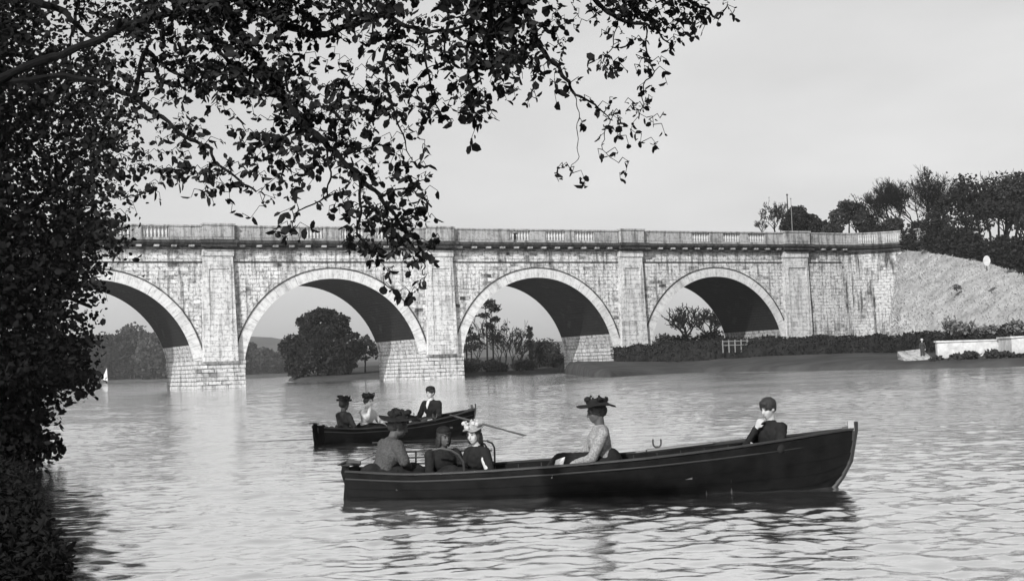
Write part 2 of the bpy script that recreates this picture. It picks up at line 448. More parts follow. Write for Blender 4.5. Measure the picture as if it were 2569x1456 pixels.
for (a, b, c) in panels:
    bm_ = MB(); nB = 7
    for i in range(nB):
        uu = a+(b-a)*(i+.5)/nB; bm_.lathe(baluster_prof(PT-ZC1-.32), (uu, -.33, ZC1+.32), 6)
    bm_.box(a, b, -.2, -.16, ZC1+.32, PT)          # closing slab behind the balusters
    bm_.build('balustrade', M['baluster'], aq)
# curved wing wall at the right end
def loc2w(u, v): return Vector((p1.x+u*math.cos(TH)-v*math.sin(TH), p1.y+u*math.sin(TH)+v*math.cos(TH), 0))
wpts = [(UR, 0)]
rad = 8.0; cu, cv = UR, -rad
path = [(cu+rad*math.sin(t), cv+rad*math.cos(t)) for t in [R(a) for a in range(0, 106, 5)]]
def sweep(mb, d0, d1, z0, z1):
    """band between offsets d0 (outer, towards the river side) and d1 along the curved path"""
    s = 0; prev = None
    for i in range(len(path)):
        t = R(5*i); n = Vector((math.sin(t), math.cos(t), 0)); p = Vector((path[i][0], path[i][1], 0))
        A = p - n*d0; B = p + n*d1
        if prev:
            A0, B0, s0 = prev; s1 = s0+R(5)*rad
            mb.quad((A0.x,A0.y,z0),(A.x,A.y,z0),(A.x,A.y,z1),(A0.x,A0.y,z1), [(s0,z0),(s1,z0),(s1,z1),(s0,z1)])
            mb.quad((B.x,B.y,z0),(B0.x,B0.y,z0),(B0.x,B0.y,z1),(B.x,B.y,z1), [(s1,z0),(s0,z0),(s0,z1),(s1,z1)])
            mb.quad((A0.x,A0.y,z1),(A.x,A.y,z1),(B.x,B.y,z1),(B0.x,B0.y,z1))
            mb.quad((A.x,A.y,z0),(A0.x,A0.y,z0),(B0.x,B0.y,z0),(B.x,B.y,z0))
            prev = (A, B, s1)
        else: prev = (A, B, 0.0)
    A, B, s = prev
    mb.quad((A.x,A.y,z0),(B.x,B.y,z0),(B.x,B.y,z1),(A.x,A.y,z1))
wm = MB(); sweep(wm, 0, 1.2, -1.2, ZC0); ww = wm.build('wing_wall', M['wing'], aq)
wm = MB(); sweep(wm, .45, 1.2, ZC0, ZC0+.28); sweep(wm, .32, 1.15, ZC0+.28, ZC0+.5); sweep(wm, .75, 1.2, ZC0+.5, ZC0+.72); sweep(wm, .95, 1.3, ZC0+.72, ZC1); wm.build('wing_cornice', M['cornice'], ww)
wm = MB(); sweep(wm, .55, -.1, ZC1, PT); wm.build('wing_parapet', M['parapet'], ww)
wm = MB(); sweep(wm, .68, .03, PT, PT+.16); wm.build('wing_coping', M['parapet'], ww)
for g_ in ((4, 5, 6, 7), (10, 11, 12), (15, 16, 17)):
  wm2 = MB()
  for i in g_:
    for q in range(2):
        t = R(5*i+q*2.5)
        wm2.lathe(baluster_prof(1.15), (cu+(rad-.62)*math.sin(t), cv+(rad-.62)*math.cos(t), ZC1+.2), 6)
  wm2.build('wing_balustrade', M['baluster'], ww)
# pair of masts behind the right end of the parapet
for px, top, r_ in ((1978, 490, .11), (1987, 500, .07)):
    u_ = 80.5 if px == 1978 else 82.0
    b0 = P(px, 580, 196+1.5*(px == 1987)); zt = P(px, top, b0.y).z
    t = empty('pole', (b0.x, b0.y, ZC0+.4), 0, 'taller dark pole rising behind the right end of the parapet' if px == 1978 else 'thinner pale pole beside the dark one behind the parapet', 'pole')
    mb = MB(); mb.tube([(0,0,0),(0,0,(zt-ZC0-.4)*.5),(0,0,zt-ZC0-.4)], [r_, r_*.8, r_*.6], 8); mb.build('shaft', M['bark'] if px == 1978 else M['trimlight'], t)
    mb = MB(); mb.ball((0,0,zt-ZC0-.3), r_*1.3); mb.build('finial', M['iron'], t)

# ================================================================== LAND AND WATER
# shore of the right bank, measured on the photograph, X increasing
shore = [(-45, 330), (-40, 245), (-34, 217), (-29, 214), (-20, 211), (-7.8, 204), (0, 208), (6.6, 205), (7.3, 165), (7.6, 137), (8.6, 128), (12.7, 137), (19.6, 144), (25.2, 124), (30.2, 113), (38, 104), (60, 96), (120, 84), (420, 60)]
sx = np.array([s[0] for s in shore], float); sy = np.array([s[1] for s in shore], float)
offs = np.array([-3, 0, .8, 2, 5, 9, 14, 20, 28, 40, 60, 90, 140, 220, 350, 600, 900, 1500])
zz_ = np.array([-1.5, -.08, .25, .45, .62, .75, .9, 1.05, 1.2, 1.4, 1.6, 2.0, 2.5, 3, 4, 6, 8, 12])
cols = np.unique(np.concatenate([np.linspace(-45, 60, 240), np.linspace(60, 420, 80), sx]))
V = []; 
for i, x in enumerate(cols):
    y0 = np.interp(x, sx, sy) + .35*vnoise(x, 0, 1.4)
    for o_, z in zip(offs, zz_):
        V.append((x + (0 if o_ < 20 else 0), y0+o_, z + (.12*float(vnoise(x, y0+o_, .25, 3)) if z > 0 else 0)))
nr = len(offs); Fq = [(i*nr+j, (i+1)*nr+j, (i+1)*nr+j+1, i*nr+j+1) for i in range(len(cols)-1) for j in range(nr-1)]
def gz(x, y):      # ground height of that bank
    o_ = y-np.interp(x, sx, sy); return float(np.interp(o_, offs, zz_))
tag(npmesh('river_bank', V, Fq, M['grass'], smooth=True), kind='structure')
# far bank and hills
def strip(name, pts, depth, z1, mat, rise=None):
    V = []; n = len(pts)
    for (x, y) in pts:
        for f_, z in ((0, -1.5), (.0001, .3), (.02, 1.2), (.2, 2.5), (1, z1)): V.append((x*(1+f_*depth/max(y, 1)), y+f_*depth, z))
    Fq = [(i*5+j, (i+1)*5+j, (i+1)*5+j+1, i*5+j+1) for i in range(n-1) for j in range(4)]
    return tag(npmesh(name, V, Fq, mat), kind='structure')
strip('far_bank', [(-900, 620), (-260, 600), (-170, 560), (-100, 590), (-40, 640), (60, 660), (400, 700)], 900, 10, M['grass'])
def hillmesh(name, x0, x1, y, depth, prof, mat, n=90):
    V = []; 
    xs = np.linspace(x0, x1, n)
    for x in xs:
        h = np.interp(x, [p[0] for p in prof], [p[1] for p in prof])
        for j in range(10):
            f_ = j/9; V.append((x*(1+f_*depth/y), y+depth*f_, -2+(h+2)*math.sin(f_*math.pi/2)*(1+.06*float(vnoise(x, j*60, .012, 5)))))
    Fq = [(i*10+j, (i+1)*10+j, (i+1)*10+j+1, i*10+j+1) for i in range(n-1) for j in range(9)]
    return tag(npmesh(name, V, Fq, mat, smooth=True), kind='structure')
def hx(px, y): return (px-W/2)/F*y
hy = 1500
hillmesh('hill', -1700, 1500, hy, 500, [(-1700, 60), (hx(100, hy), 66), (hx(400, hy), 60), (hx(620, hy), 55), (hx(700, hy), 50), (hx(800, hy), 36), (hx(1000, hy), 30), (hx(1150, hy), 34), (hx(1400, hy), 32), (hx(1700, hy), 22), (1500, 30)], M['hill'])
# base sheet to the horizon and the river surface
gm = MB(); gm.quad((-6000,-300,-3),(6000,-300,-3),(6000,7000,-3),(-6000,7000,-3)); tag(gm.build('ground', M['mud']), kind='structure')

def water_material():
    m, nt, b = newmat('river_water'); L = nt.links.new
    b.inputs['Base Color'].default_value = (.96, .96, .96, 1); b.inputs['Roughness'].default_value = .03; b.inputs['Metallic'].default_value = .97
    b.inputs['IOR'].default_value = 1.45; b.inputs['Specular IOR Level'].default_value = .7
    tc = N(nt, 'ShaderNodeTexCoord')
    mp = N(nt, 'ShaderNodeMapping'); mp.inputs['Scale'].default_value = (.75, 1.25, 1); L(tc.outputs['Object'], mp.inputs[0])
    n1 = N(nt, 'ShaderNodeTexNoise', Scale=4.5, Detail=5.0, Roughness=.6); L(mp.outputs[0], n1.inputs['Vector'])
    n2 = N(nt, 'ShaderNodeTexNoise', Scale=.11, Detail=3.0); L(tc.outputs['Object'], n2.inputs['Vector'])
    sx_ = N(nt, 'ShaderNodeSeparateXYZ'); L(tc.outputs['Object'], sx_.inputs[0])
    mr = N(nt, 'ShaderNodeMapRange'); L(sx_.outputs['Y'], mr.inputs[0]); mr.inputs[1].default_value = 14; mr.inputs[2].default_value = 55; mr.inputs[3].default_value = .22; mr.inputs[4].default_value = 1
    r2a = ramp(nt, n2.outputs['Fac'], [(.38, .45), (.62, 1)]); mm_ = N(nt, 'ShaderNodeMath', operation='MULTIPLY'); L(r2a, mm_.inputs[0]); L(mr.outputs[0], mm_.inputs[1]); r2 = mm_.outputs[0]
    b1 = N(nt, 'ShaderNodeBump', Distance=.04); L(n1.outputs['Fac'], b1.inputs['Height']); L(r2, b1.inputs['Strength'])
    L(b1.outputs[0], b.inputs['Normal'])
    return m
M['water'] = water_material()
nr_, nc_ = 1150, 620
rr = 5.0*np.exp(np.linspace(0, math.log(230/5.0), nr_))
aa = np.radians(np.linspace(-44, 44, nc_))
RR, AA = np.meshgrid(rr, aa, indexing='ij')
X = RR*np.sin(AA); Y = RR*np.cos(AA)
Z = np.zeros_like(X)
wr = np.random.default_rng(5)
lam = np.exp(wr.uniform(math.log(.2), math.log(1.8), 70))
for l in lam:
    th = wr.normal(0, .75) + math.pi/2 + .25
    k = 2*math.pi/l; amp = .0105*l**1.0/ (2*math.pi) * (2.0 if l < .75 else .45)
    ph = wr.uniform(0, 6.28)
    cx_, cy_ = math.cos(th), math.sin(th)
    warp = .25*l*np.sin(X*.9/l**.5+ph)+.2*l*np.sin(Y*.35+ph*2)
    fade = np.clip(1.6 - RR*.0042*6.0/l*.35, 0, 1)
    sn = np.sin(k*(X*cx_+Y*cy_+warp)+ph); Z += fade*amp*2.1*(sn if l > .9 else 1.5*(np.exp(1.1*(sn-1))-.4))
patch = .62+.38*vnoise(X, Y, .16, 2)+.12*vnoise(X, Y, .6, 4)
calm = np.interp(RR, [0, 14, 22, 40, 120], [1.15, 1.0, .7, .6, .8])
Z *= np.clip(patch, .2, 1.2)*calm*np.where(RR < 45, 1+.45*np.clip((-X-.5)/3, 0, 1), 1)
V = np.stack([X, Y, Z], -1).reshape(-1, 3)
# outer skirt so the river runs on behind the bridge and beside the camera
idx = np.arange(nr_*nc_).reshape(nr_, nc_)
Fq = np.stack([idx[:-1, :-1], idx[:-1, 1:], idx[1:, 1:], idx[1:, :-1]], -1).reshape(-1, 4)[:, ::-1]
nV = len(V); far = []
for rad_ in (700, 1900):
    for a in aa: far.append((rad_*math.sin(a), rad_*math.cos(a), -.0))
V = np.concatenate([V, np.array(far)])
ex = []
i0 = idx[-1]; i1 = nV+np.arange(nc_); i2 = nV+nc_+np.arange(nc_)
for A, B in ((i0, i1), (i1, i2)):
    ex.append(np.stack([A[:-1], B[:-1], B[1:], A[1:]], -1))
Fq = np.concatenate([Fq]+ex)
wo = npmesh('water', V, Fq, M['water'], smooth=True); tag(wo, kind='structure')
# orientation check: make normals face up
if wo.data.polygons[0].normal.z < 0: wo.data.flip_normals()

# embankment at the right end of the aqueduct
crest = [(2252, 640, 189), (2275, 628, 189), (2330, 634, 183), (2400, 645, 174), (2480, 660, 165), (2568, 690, 155), (2700, 735, 146), (2900, 780, 135)]
V = []; rows = 12
for (x, y, Zd) in crest:
    c = P(x, y, Zd); zt_ = max(Zd*.86, 122); toe = P(x-28+max(0, (x-2252)*.15), 850, zt_); toe.z = gz(toe.x, toe.y)-.2
    for j in range(rows):
        f_ = j/(rows-1); p = c.lerp(toe, f_); p.z += 1.0*math.sin(f_*math.pi)*.8 + .25*float(vnoise(p.x, p.y, .35, 9))*(0 < j < rows-1)
        V.append(tuple(p))
    back = Vector((c.x*1.25+3, c.y+45, c.z+.5)); V.append(tuple(back))
    back2 = Vector((c.x*1.8+10, c.y+250, c.z-2)); V.append(tuple(back2))
rows += 2
order = [rows-1, rows-2]+list(range(rows-2))
Fq = [(i*rows+order[j], i*rows+order[j+1], (i+1)*rows+order[j+1], (i+1)*rows+order[j]) for i in range(len(crest)-1) for j in range(rows-1)]
emb = npmesh('embankment', V, Fq, M['slope'], smooth=True); tag(emb, kind='structure')

# left bank under the trees
V = []; ys = np.linspace(-6, 60, 70)
for y in ys:
    e = -3.75 - max(0, y-10.3)*.385 + .18*float(vnoise(y, 1, .8))
    for dx, z in ((1.0, -1.2), (0, -.05), (-.3, .3), (-.9, .7), (-2.5, 1.1), (-7, 1.6), (-30, 3), (-120, 5)): V.append((e+dx, y, z))
Fq = [(i*8+j+1, i*8+j, (i+1)*8+j, (i+1)*8+j+1) for i in range(len(ys)-1) for j in range(7)]
tag(npmesh('shaded_bank', V, Fq, M['mud']), kind='structure')
# ================================================================== TREES
def blob_pts(n, c, r, shell=.55, holes=.0, seed=0):
    """points inside an ellipsoid, crowded to its skin and grouped in clumps"""
    d = rng.normal(size=(n, 3)); d /= np.linalg.norm(d, axis=1)[:, None]
    rad_ = (shell+(1-shell)*rng.random(n)**.7)
    wob = 1+.16*vnoise(d[:, 0]*3+seed, d[:, 2]*3+d[:, 1]*2, 1.6, seed)
    p = d*(rad_*wob)[:, None]*np.array(r)+np.array(c)
    if holes > 0:
        k = vnoise(p[:, 0]*1.0+p[:, 1]*.7, p[:, 2]+p[:, 1]*.3, 5.0/max(r), seed+3)
        p = p[k > -1.2+holes*1.4]
    return p
def limbs(mb, base, h, r, tips, seg=6):
    for t in tips:
        t = Vector(t); b = Vector((0, 0, h*random.uniform(.25, .6)))
        mid = b.lerp(t, .5)+Vector((0, 0, .06*h)); mb.tube([b, mid, t], [r*.5, r*.32, r*.1], seg, False)
def leafy_tree(name, label, base, h, blobs, nleaf, lsize, mat, group, tr=None, cat='tree', holes=.3, aspect=.8, trunk_h=None):
    """blobs: (x, y, z, rx, ry, rz) relative to the base"""
    t = empty(name, base, 0, label, cat, group)
    tr = tr or h*.022
    mb = MB(); th_ = trunk_h or h*.7
    mb.tube([(0,0,-.5),(0,0,th_*.2),(.02*h,0,th_*.6),(.0,.01*h,th_)], [tr*1.35, tr, tr*.7, tr*.3], 8)
    limbs(mb, base, h, tr, [(b[0]*.8, b[1]*.8, b[2]) for b in blobs])
    mb.build('trunk', M['bark'], t)
    tot = sum(b[3]*b[4]+b[3]*b[5] for b in blobs); pts = []
    for i, b in enumerate(blobs):
        n = int(nleaf*(b[3]*b[4]+b[3]*b[5])/tot)
        pts.append(blob_pts(n, b[:3], b[3:6], .45, holes, seed=i+int(h*10)))
    leaves('crown', np.concatenate(pts), lsize, mat, t, aspect=aspect, droop=.2, jitter=.5)
    return t
def branch_rec(mb, p, d, l, r, depth, spread, up=.15, rnd=random, minr=.02, kids=(2, 3)):
    n = 4; pts = [p]; q = p.copy(); dd = d.copy()
    for i in range(n):
        dd = (dd+Vector((rnd.gauss(0, .16), rnd.gauss(0, .16), rnd.gauss(0, .10)+up*.3))).normalized(); q = q+dd*(l/n); pts.append(q.copy())
    mb.tube(pts, [max(minr, r*(1-.4*i/n)) for i in range(n+1)], 5 if depth > 1 else 3, False)
    if depth == 0: return
    for k in range(rnd.randint(*kids)+(1 if depth > 2 else 0)):
        s = pts[rnd.randint(2, n)]
        v = Vector((rnd.gauss(0, 1), rnd.gauss(0, 1), rnd.gauss(0, .6))).normalized()
        branch_rec(mb, s, (dd+v*spread).normalized(), l*rnd.uniform(.6, .82), r*.58, depth-1, spread, up, rnd, minr, kids)
def bare_tree(name, label, base, h, depth=5, spread=.75, r=None, lean=(0,0), group='trees above the embankment', seed=1, minr=.03, kids=(2, 3), leaf=0, mat='fol_dark'):
    rnd = random.Random(seed)
    t = empty(name, base, 0, label, 'tree', group)
    r = r or h*.022; mb = MB(); d = Vector((lean[0], lean[1], 1)).normalized()
    mb.tube([(0,0,-.4), d*(h*.12), d*(h*.24)], [r*1.3, r, r*.85], 7, False)
    mb.build('trunk', M['bark'], t)
    cb = MB()
    for k in range(4):
        v = Vector((rnd.gauss(0, 1), rnd.gauss(0, .8), rnd.uniform(-.1, .7))).normalized()
        branch_rec(cb, d*(h*(.14+.03*k)), (d+v*spread).normalized(), h*.30, r*.6, depth-1, spread, .3, rnd, minr, kids)
    co_ = cb.build('crown', M['bark'], t)
    if leaf:
        vv = np.array(cb.v); sel = vv[rng.integers(0, len(vv), leaf)]; sel = sel[sel[:, 2] > h*.3]+rng.normal(size=(np.sum(sel[:, 2] > h*.3), 3))*h*.02
        leaves('foliage', sel, h*.035, M[mat], co_, aspect=.7, jitter=.5)
    return t
def at(px, py, Z): return P(px, py, Z)
def ground_at(px, Z, y=900): p = P(px, y, Z); return Vector((p.x, p.y, gz(p.x, p.y)-.1))
def pxm(Z): return F/Z
# round broad tree seen through the second arch
Z = 226.0; b = ground_at(822, Z); k = 1/pxm(Z)
def rel(px, py, Zd, b): q = P(px, py, Zd)-b; return (q.x, q.y, q.z)
def B_(px, py, Zd, b, rx, rz, ry=None):
    q = rel(px, py, Zd, b); kk = Zd/F; return (q[0], q[1], q[2], rx*kk, (ry or rx)*kk, rz*kk)
Z2 = [(805, 790, 42, 17), (770, 806, 28, 15), (845, 804, 32, 16), (822, 828, 46, 17), (785, 826, 34, 14), (856, 826, 26, 14), (735, 872, 34, 34), (775, 862, 38, 34), (810, 885, 60, 52), (868, 868, 30, 34), (855, 905, 40, 40), (750, 915, 36, 34), (712, 868, 14, 12), (888, 840, 12, 8)]
Zt = 226.0
leafy_tree('broad_tree', 'large dark round-topped tree on the bank point seen through the second arch', b, 11.5, [B_(x, y, Zt, b, rx, rz) for x, y, rx, rz in Z2], 30000, .36, M['fol_dark'], 'trees seen through the arches', holes=.62)
b = ground_at(915, 236.)
leafy_tree('small_tree', 'thin pale-leaved tree just right of the round-topped tree', b, 6, [B_(915, 858, 236., b, 22, 16), B_(905, 885, 236., b, 24, 20), B_(938, 878, 236., b, 14, 18)], 1000, .5, M['fol_mid'], 'trees seen through the arches', holes=.65)
# thin pines seen through the third arch
for i, (px, top, Zd, lab, tiers) in enumerate([
    (1222, 748, 214., 'tallest bare-stemmed pine with a flat ragged top, third arch from the left', [(1225, 757, 20, 7), (1232, 768, 24, 6), (1214, 790, 18, 4), (1226, 815, 14, 5)]),
    (1237, 765, 216., 'slim pine close beside the tallest pine', [(1240, 775, 16, 6), (1240, 800, 13, 4), (1246, 850, 18, 9)]),
    (1170, 800, 212., 'narrow pointed conifer, leftmost of the trees in the third arch', [(1172, 812, 8, 9), (1170, 830, 14, 8), (1174, 850, 20, 9), (1166, 872, 18, 10)]),
    (1182, 830, 219., 'low ragged conifer behind the narrow pointed one', [(1190, 845, 16, 8), (1196, 866, 20, 12)]),
    (1328, 815, 214., 'short spiky conifer, rightmost of the trees in the third arch', [(1328, 826, 4, 8), (1328, 842, 8, 8), (1329, 860, 12, 9)])]):
    b = ground_at(px, Zd); t = empty('pine_tree', b, 0, lab, 'tree', 'trees seen through the arches')
    hgt = P(px, top, Zd).z-b.z
    mb = MB(); mb.tube([(0,0,-.3),(.05,0,hgt*.5),(0,0,hgt)], [.17, .12, .04], 6)
    for j in range(12):
        z = hgt*random.uniform(.3, .97); a = random.uniform(0, 6.28); l = random.uniform(.5, 1.3)
        mb.tube([(0,0,z),(l*math.cos(a), l*math.sin(a), z+random.uniform(-.2, .35))], [.05, .02], 4)
    mb.build('trunk', M['bark'], t)
    pts = np.concatenate([blob_pts(150, B_(x, y, Zd, b, rx, rz)[:3], B_(x, y, Zd, b, rx, rz)[3:6], .2, .2, i) for x, y, rx, rz in tiers])
    leaves('crown', pts, .42, M['fol_dark'], t, aspect=.5, droop=0, jitter=.5)
b = ground_at(1265, 215.)
bare_tree('bare_tree', 'twiggy leaning bare tree between the pines in the third arch', b, P(1265, 775, 215.).z-b.z+1.0, 4, .55, .10, (.15, 0), 'trees seen through the arches', seed=5, minr=.03, leaf=120)
b = ground_at(1300, 222.)
bare_tree('bare_tree', 'low spreading bare tree left of the short spiky conifer in the third arch', b, 5.8, 4, .7, .12, (.1, 0), 'trees seen through the arches', seed=8, minr=.04, leaf=200)
# low shrubs beneath them
def bush(name, label, px, Zd, y, rx, rz, n, size, mat, group, base=None, holes=.3):
    b = base or ground_at(px, Zd); t = empty(name, b, 0, label, 'bush', group); kk = Zd/F
    mb = MB()
    for j in range(5):
        a = random.uniform(0, 6.28); mb.tube([(0,0,-.2),(rx*kk*.5*math.cos(a), rx*kk*.5*math.sin(a), rz*kk*.9)], [.06, .02], 4)
    mb.build('stem', M['bark'], t)
    bl = [(random.uniform(-.4, .4)*rx*kk, random.uniform(-.3, .3)*rx*kk, rz*kk*random.uniform(.45, .9), rx*kk*.62, rx*kk*.6, rz*kk*.62) for _ in range(4)]
    pts = np.concatenate([blob_pts(n//4, q[:3], q[3:], .3, holes, j) for j, q in enumerate(bl)])
    leaves('foliage', pts, size, mat, t, aspect=.75, droop=0, jitter=.5); return t
for px, lab, Zd, rx, rz, mt in ((1180, 'dark bush under the leftmost conifers in the third arch', 207., 40, 26, 'fol_dark'), (1235, 'low dark bush at the foot of the tallest pine', 209., 44, 22, 'fol_dark'), (1300, 'low dark bush right of the pines', 211., 46, 20, 'fol_dark'), (1375, 'paler rounded bush near the right side of the third arch', 219., 40, 52, 'fol_mid'), (1345, 'small grey bush behind the short spiky conifer', 226., 34, 44, 'fol_mid'), (1400, 'dark low bush against the third arch pier', 213., 34, 24, 'fol_dark')):
    bush('bush', lab, px, Zd, 880, rx, rz, 2000, .34, M[mt], 'bushes under the arches')
for px, hh, sd, lab in ((1196, 9.5, 91, 'thin upright bare tree left of the tallest pine'), (1254, 8.5, 92, 'thin upright bare tree right of the slim pine'), (1284, 7.0, 93, 'small bare tree in the middle of the third arch'), (1352, 5.5, 94, 'small bare tree above the paler rounded bush')):
    bare_tree('bare_tree', lab, ground_at(px, 218.), hh, 4, .5, .10, (.03, 0), 'trees seen through the arches', seed=sd, minr=.035, leaf=60)
# fourth arch
b = ground_at(1725, 232.)
bare_tree('bare_tree', 'crooked dark bare tree, larger of the two in the rightmost arch', b+Vector((0,0,1)), 8.5, 5, .85, .32, (-.05, 0), 'trees seen through the arches', seed=21, minr=.06, leaf=260)
b = ground_at(1790, 228.)
bare_tree('bare_tree', 'bare tree leaning against the right side of the rightmost arch', b+Vector((0,0,1)), 7.0, 5, .8, .26, (-.25, 0), 'trees seen through the arches', seed=33, minr=.06, leaf=120)
for px, lab, Zd, rx, rz, mt in ((1668, 'dark bush at the left foot of the rightmost arch', 222., 40, 42, 'fol_mid'), (1715, 'dark low bush under the crooked bare tree', 218., 44, 40, 'fol_dark'), (1780, 'dark bush under the leaning bare tree', 216., 46, 42, 'fol_dark')):
    bush('bush', lab, px, Zd, 860, rx, rz, 2200, .34, M[mt], 'bushes under the arches', holes=.2)
# wooded far bank: trees one can tell apart in the first and second arches
for i, (px, top, Zd, rw, mt, lab) in enumerate([
    (90, 800, 600., 70, 'fol_dark', 'dark far-bank tree mostly behind the overhanging foliage at the left edge'),
    (215, 842, 590., 52, 'fol_dark', 'dark rounded far-bank tree, left in the first arch'),
    (275, 835, 585., 46, 'fol_dark', 'dark far-bank tree in the middle of the first arch'),
    (332, 812, 600., 46, 'fol_mid', 'tallest grey domed far-bank tree in the first arch'),
    (388, 832, 580., 40, 'fol_mid', 'grey far-bank tree beside the first pier'),
    (440, 840, 590., 46, 'fol_mid', 'far-bank tree hidden behind the first pier'),
    (618, 856, 620., 30, 'fol_mid', 'grey far-bank tree against the right side of the first pier'),
    (655, 872, 620., 32, 'fol_mid', 'low grey far-bank tree in the gap left of the round-topped tree'),
    (700, 882, 630., 34, 'fol_mid', 'low far-bank tree touching the round-topped tree'),
    (570, 850, 610., 40, 'fol_mid', 'far-bank tree behind the pier between the first and second arches')]):
    b0 = P(px, 940, Zd); b = Vector((b0.x, b0.y, .9)); kk = Zd/F
    H_ = P(px, top, Zd).z-b.z
    bl = [(0, 0, H_*.62, rw*kk, rw*kk, H_*.38), (-rw*kk*.5, 0, H_*.35, rw*kk*.8, rw*kk*.7, H_*.34), (rw*kk*.5, 2, H_*.33, rw*kk*.8, rw*kk*.7, H_*.34)]
    leafy_tree('far_bank_tree', lab, b, H_, bl, 5000, 1.25, M[mt], 'trees on the far bank', holes=0, aspect=.9)
sp = G(362, 957); 
t = empty('sail_dinghy', (sp.x, 480, 0), 0.2, 'tiny white-sailed dinghy on the far water in the first arch', 'sailing boat')
mb = MB(); 
for i in range(6): pass
mb.add([(-2,0,.5),(0,.7,.5),(2.2,0,.7),(0,-.7,.5),(-1.6,0,-.1),(0,.4,-.1),(1.8,0,-.1),(0,-.4,-.1)], [(0,3,2,1),(0,4,7,3),(3,7,6,2),(2,6,5,1),(1,5,4,0)]); mb.build('hull', M['wood'], t)
mb = MB(); mb.tube([(.3,0,.4),(.3,0,5.6)], [.06, .04], 6); mb.build('mast', M['wood'], t)
mb = MB(); mb.add([(.25,0,.9),(-1.9,.3,1.1),(.0,.1,5.4),(.25,.03,.9),(-1.9,.33,1.1),(.0,.13,5.4)], [(0,1,2),(3,5,4),(0,2,5,3),(1,0,3,4),(2,1,4,5)]); mb.build('sail', M['white'], t)

# trees above the embankment at the right
gg = 'trees above the embankment'
def onemb(px, y, Z): p = P(px, y, Z); return Vector((p.x, p.y, p.z))
def silh(name, lab, px, ybase, Z, bl, n, size, mat, holes=.35, h=None):
    b = onemb(px, ybase, Z); h = h or P(px, min(q[1]-q[3] for q in bl), Z).z-b.z
    return leafy_tree(name, lab, b, h, [B_(x, y, Z+dz, b, rx, rz) for x, y, rx, rz, dz in bl], n, size, M[mat], gg, holes=holes)
silh('conifer', 'dark rounded evergreen right beside the two poles', 2010, 585, 222., [(1992, 555, 34, 28, 0), (2025, 560, 34, 26, 2), (2000, 535, 24, 20, 0), (1975, 570, 20, 18, 2), (2045, 572, 18, 14, 0)], 5000, .36, 'fol_dark', .15)
bare_tree('bare_tree', 'feathery thin-leaved tree left of the two poles', onemb(1945, 590, 226.), 6.0, 5, .9, .13, (-.15, 0), gg, seed=41, minr=.03, leaf=700, mat='fol_mid')
bare_tree('bare_tree', 'low wispy tree at the very left of the row above the parapet', onemb(1915, 592, 228.), 3.6, 4, .9, .09, (-.3, 0), gg, seed=45, minr=.03, leaf=260, mat='fol_mid')
silh('small_tree', 'ragged medium tree between the evergreen and the bare fan-shaped tree', 2130, 590, 215., [(2105, 545, 28, 24, 0), (2140, 530, 34, 22, 2), (2165, 550, 30, 26, 0), (2120, 515, 20, 12, 0), (2180, 570, 26, 18, 0)], 4500, .34, 'fol_mid', .5)
bare_tree('bare_tree', 'twiggy tree rising through the ragged medium tree', onemb(2150, 600, 216.), 7.5, 5, .8, .15, (-.1, 0), gg, seed=53, minr=.035, leaf=250)
bare_tree('fan_tree', 'large bare tree with a fan of fine twigs above the end of the parapet', onemb(2262, 610, 212.), 10.5, 7, .62, .24, (-.12, 0), gg, seed=61, minr=.019, kids=(2, 3))
bare_tree('fan_tree', 'second bare fan-shaped tree, against the big dark tree', onemb(2345, 610, 210.), 10.5, 6, .6, .22, (.0, 0), gg, seed=67, minr=.02)
silh('broad_tree', 'largest dark tree, standing highest in the right-hand wood', 2425, 650, 196., [(2420, 470, 36, 38, 0), (2445, 500, 58, 46, 2), (2390, 505, 42, 32, 0), (2480, 480, 36, 34, 1), (2500, 520, 50, 36, 1), (2360, 520, 30, 20, 0), (2345, 565, 40, 40, 0), (2405, 570, 48, 44, -2), (2460, 560, 30, 26, 2)], 12000, .32, 'fol_dark', .8)
silh('broad_tree', 'dark tree at the right edge with sky showing between its stems', 2525, 660, 185., [(2530, 470, 36, 34, 0), (2560, 500, 42, 60, 2), (2550, 450, 30, 20, 0), (2600, 480, 50, 60, 0), (2570, 550, 44, 30, 0)], 9000, .30, 'fol_mid', .85)
bare_tree('fan_tree', 'bare fan-shaped tree between the two larger fan-shaped ones', onemb(2305, 612, 214.), 11.0, 6, .6, .2, (.05, 0), gg, seed=81, minr=.02, leaf=200, mat='fol_mid')
bare_tree('fan_tree', 'tall bare fan-shaped tree against the left side of the largest dark tree', onemb(2372, 620, 208.), 12.0, 6, .6, .2, (-.1, 0), gg, seed=83, minr=.02, leaf=200, mat='fol_mid')
bare_tree('bare_tree', 'bare-topped tree behind the dark tree at the right edge', onemb(2520, 640, 200.), 12.5, 6, .6, .22, (.1, 0), gg, seed=71, minr=.03, leaf=400)
bare_tree('bare_tree', 'thin bare tree showing above the right end of the wood', onemb(2575, 650, 198.), 12.5, 5, .6, .22, (.0, 0), gg, seed=73, minr=.03, leaf=400)
for px, lab in ((2462, 'left slim dark stem with sky beside it in the right-hand wood'), (2487, 'slim dark stem just left of the three-stem group'), (2505, 'middle slim dark stem near the right edge'), (2530, 'slim dark stem leaning right near the edge'), (2552, 'rightmost slim dark stem at the edge of the wood')):
    b = onemb(px, 655, 178.+random.uniform(-4, 4)); t = empty('young_tree', b, 0, lab, 'tree', gg)
    mb = MB(); hh = 7.0; mb.tube([(0,0,-.5),(random.uniform(-.3,.3),0,hh*.5),(random.uniform(-.8,.8),0,hh)], [.2,.15,.09], 6); mb.build('trunk', M['bark'], t)
    leaves('crown', blob_pts(220, (0,0,hh*.95), (1.6,1.6,1.4), .2, .2), .42, M['fol_dark'], t, aspect=.7)
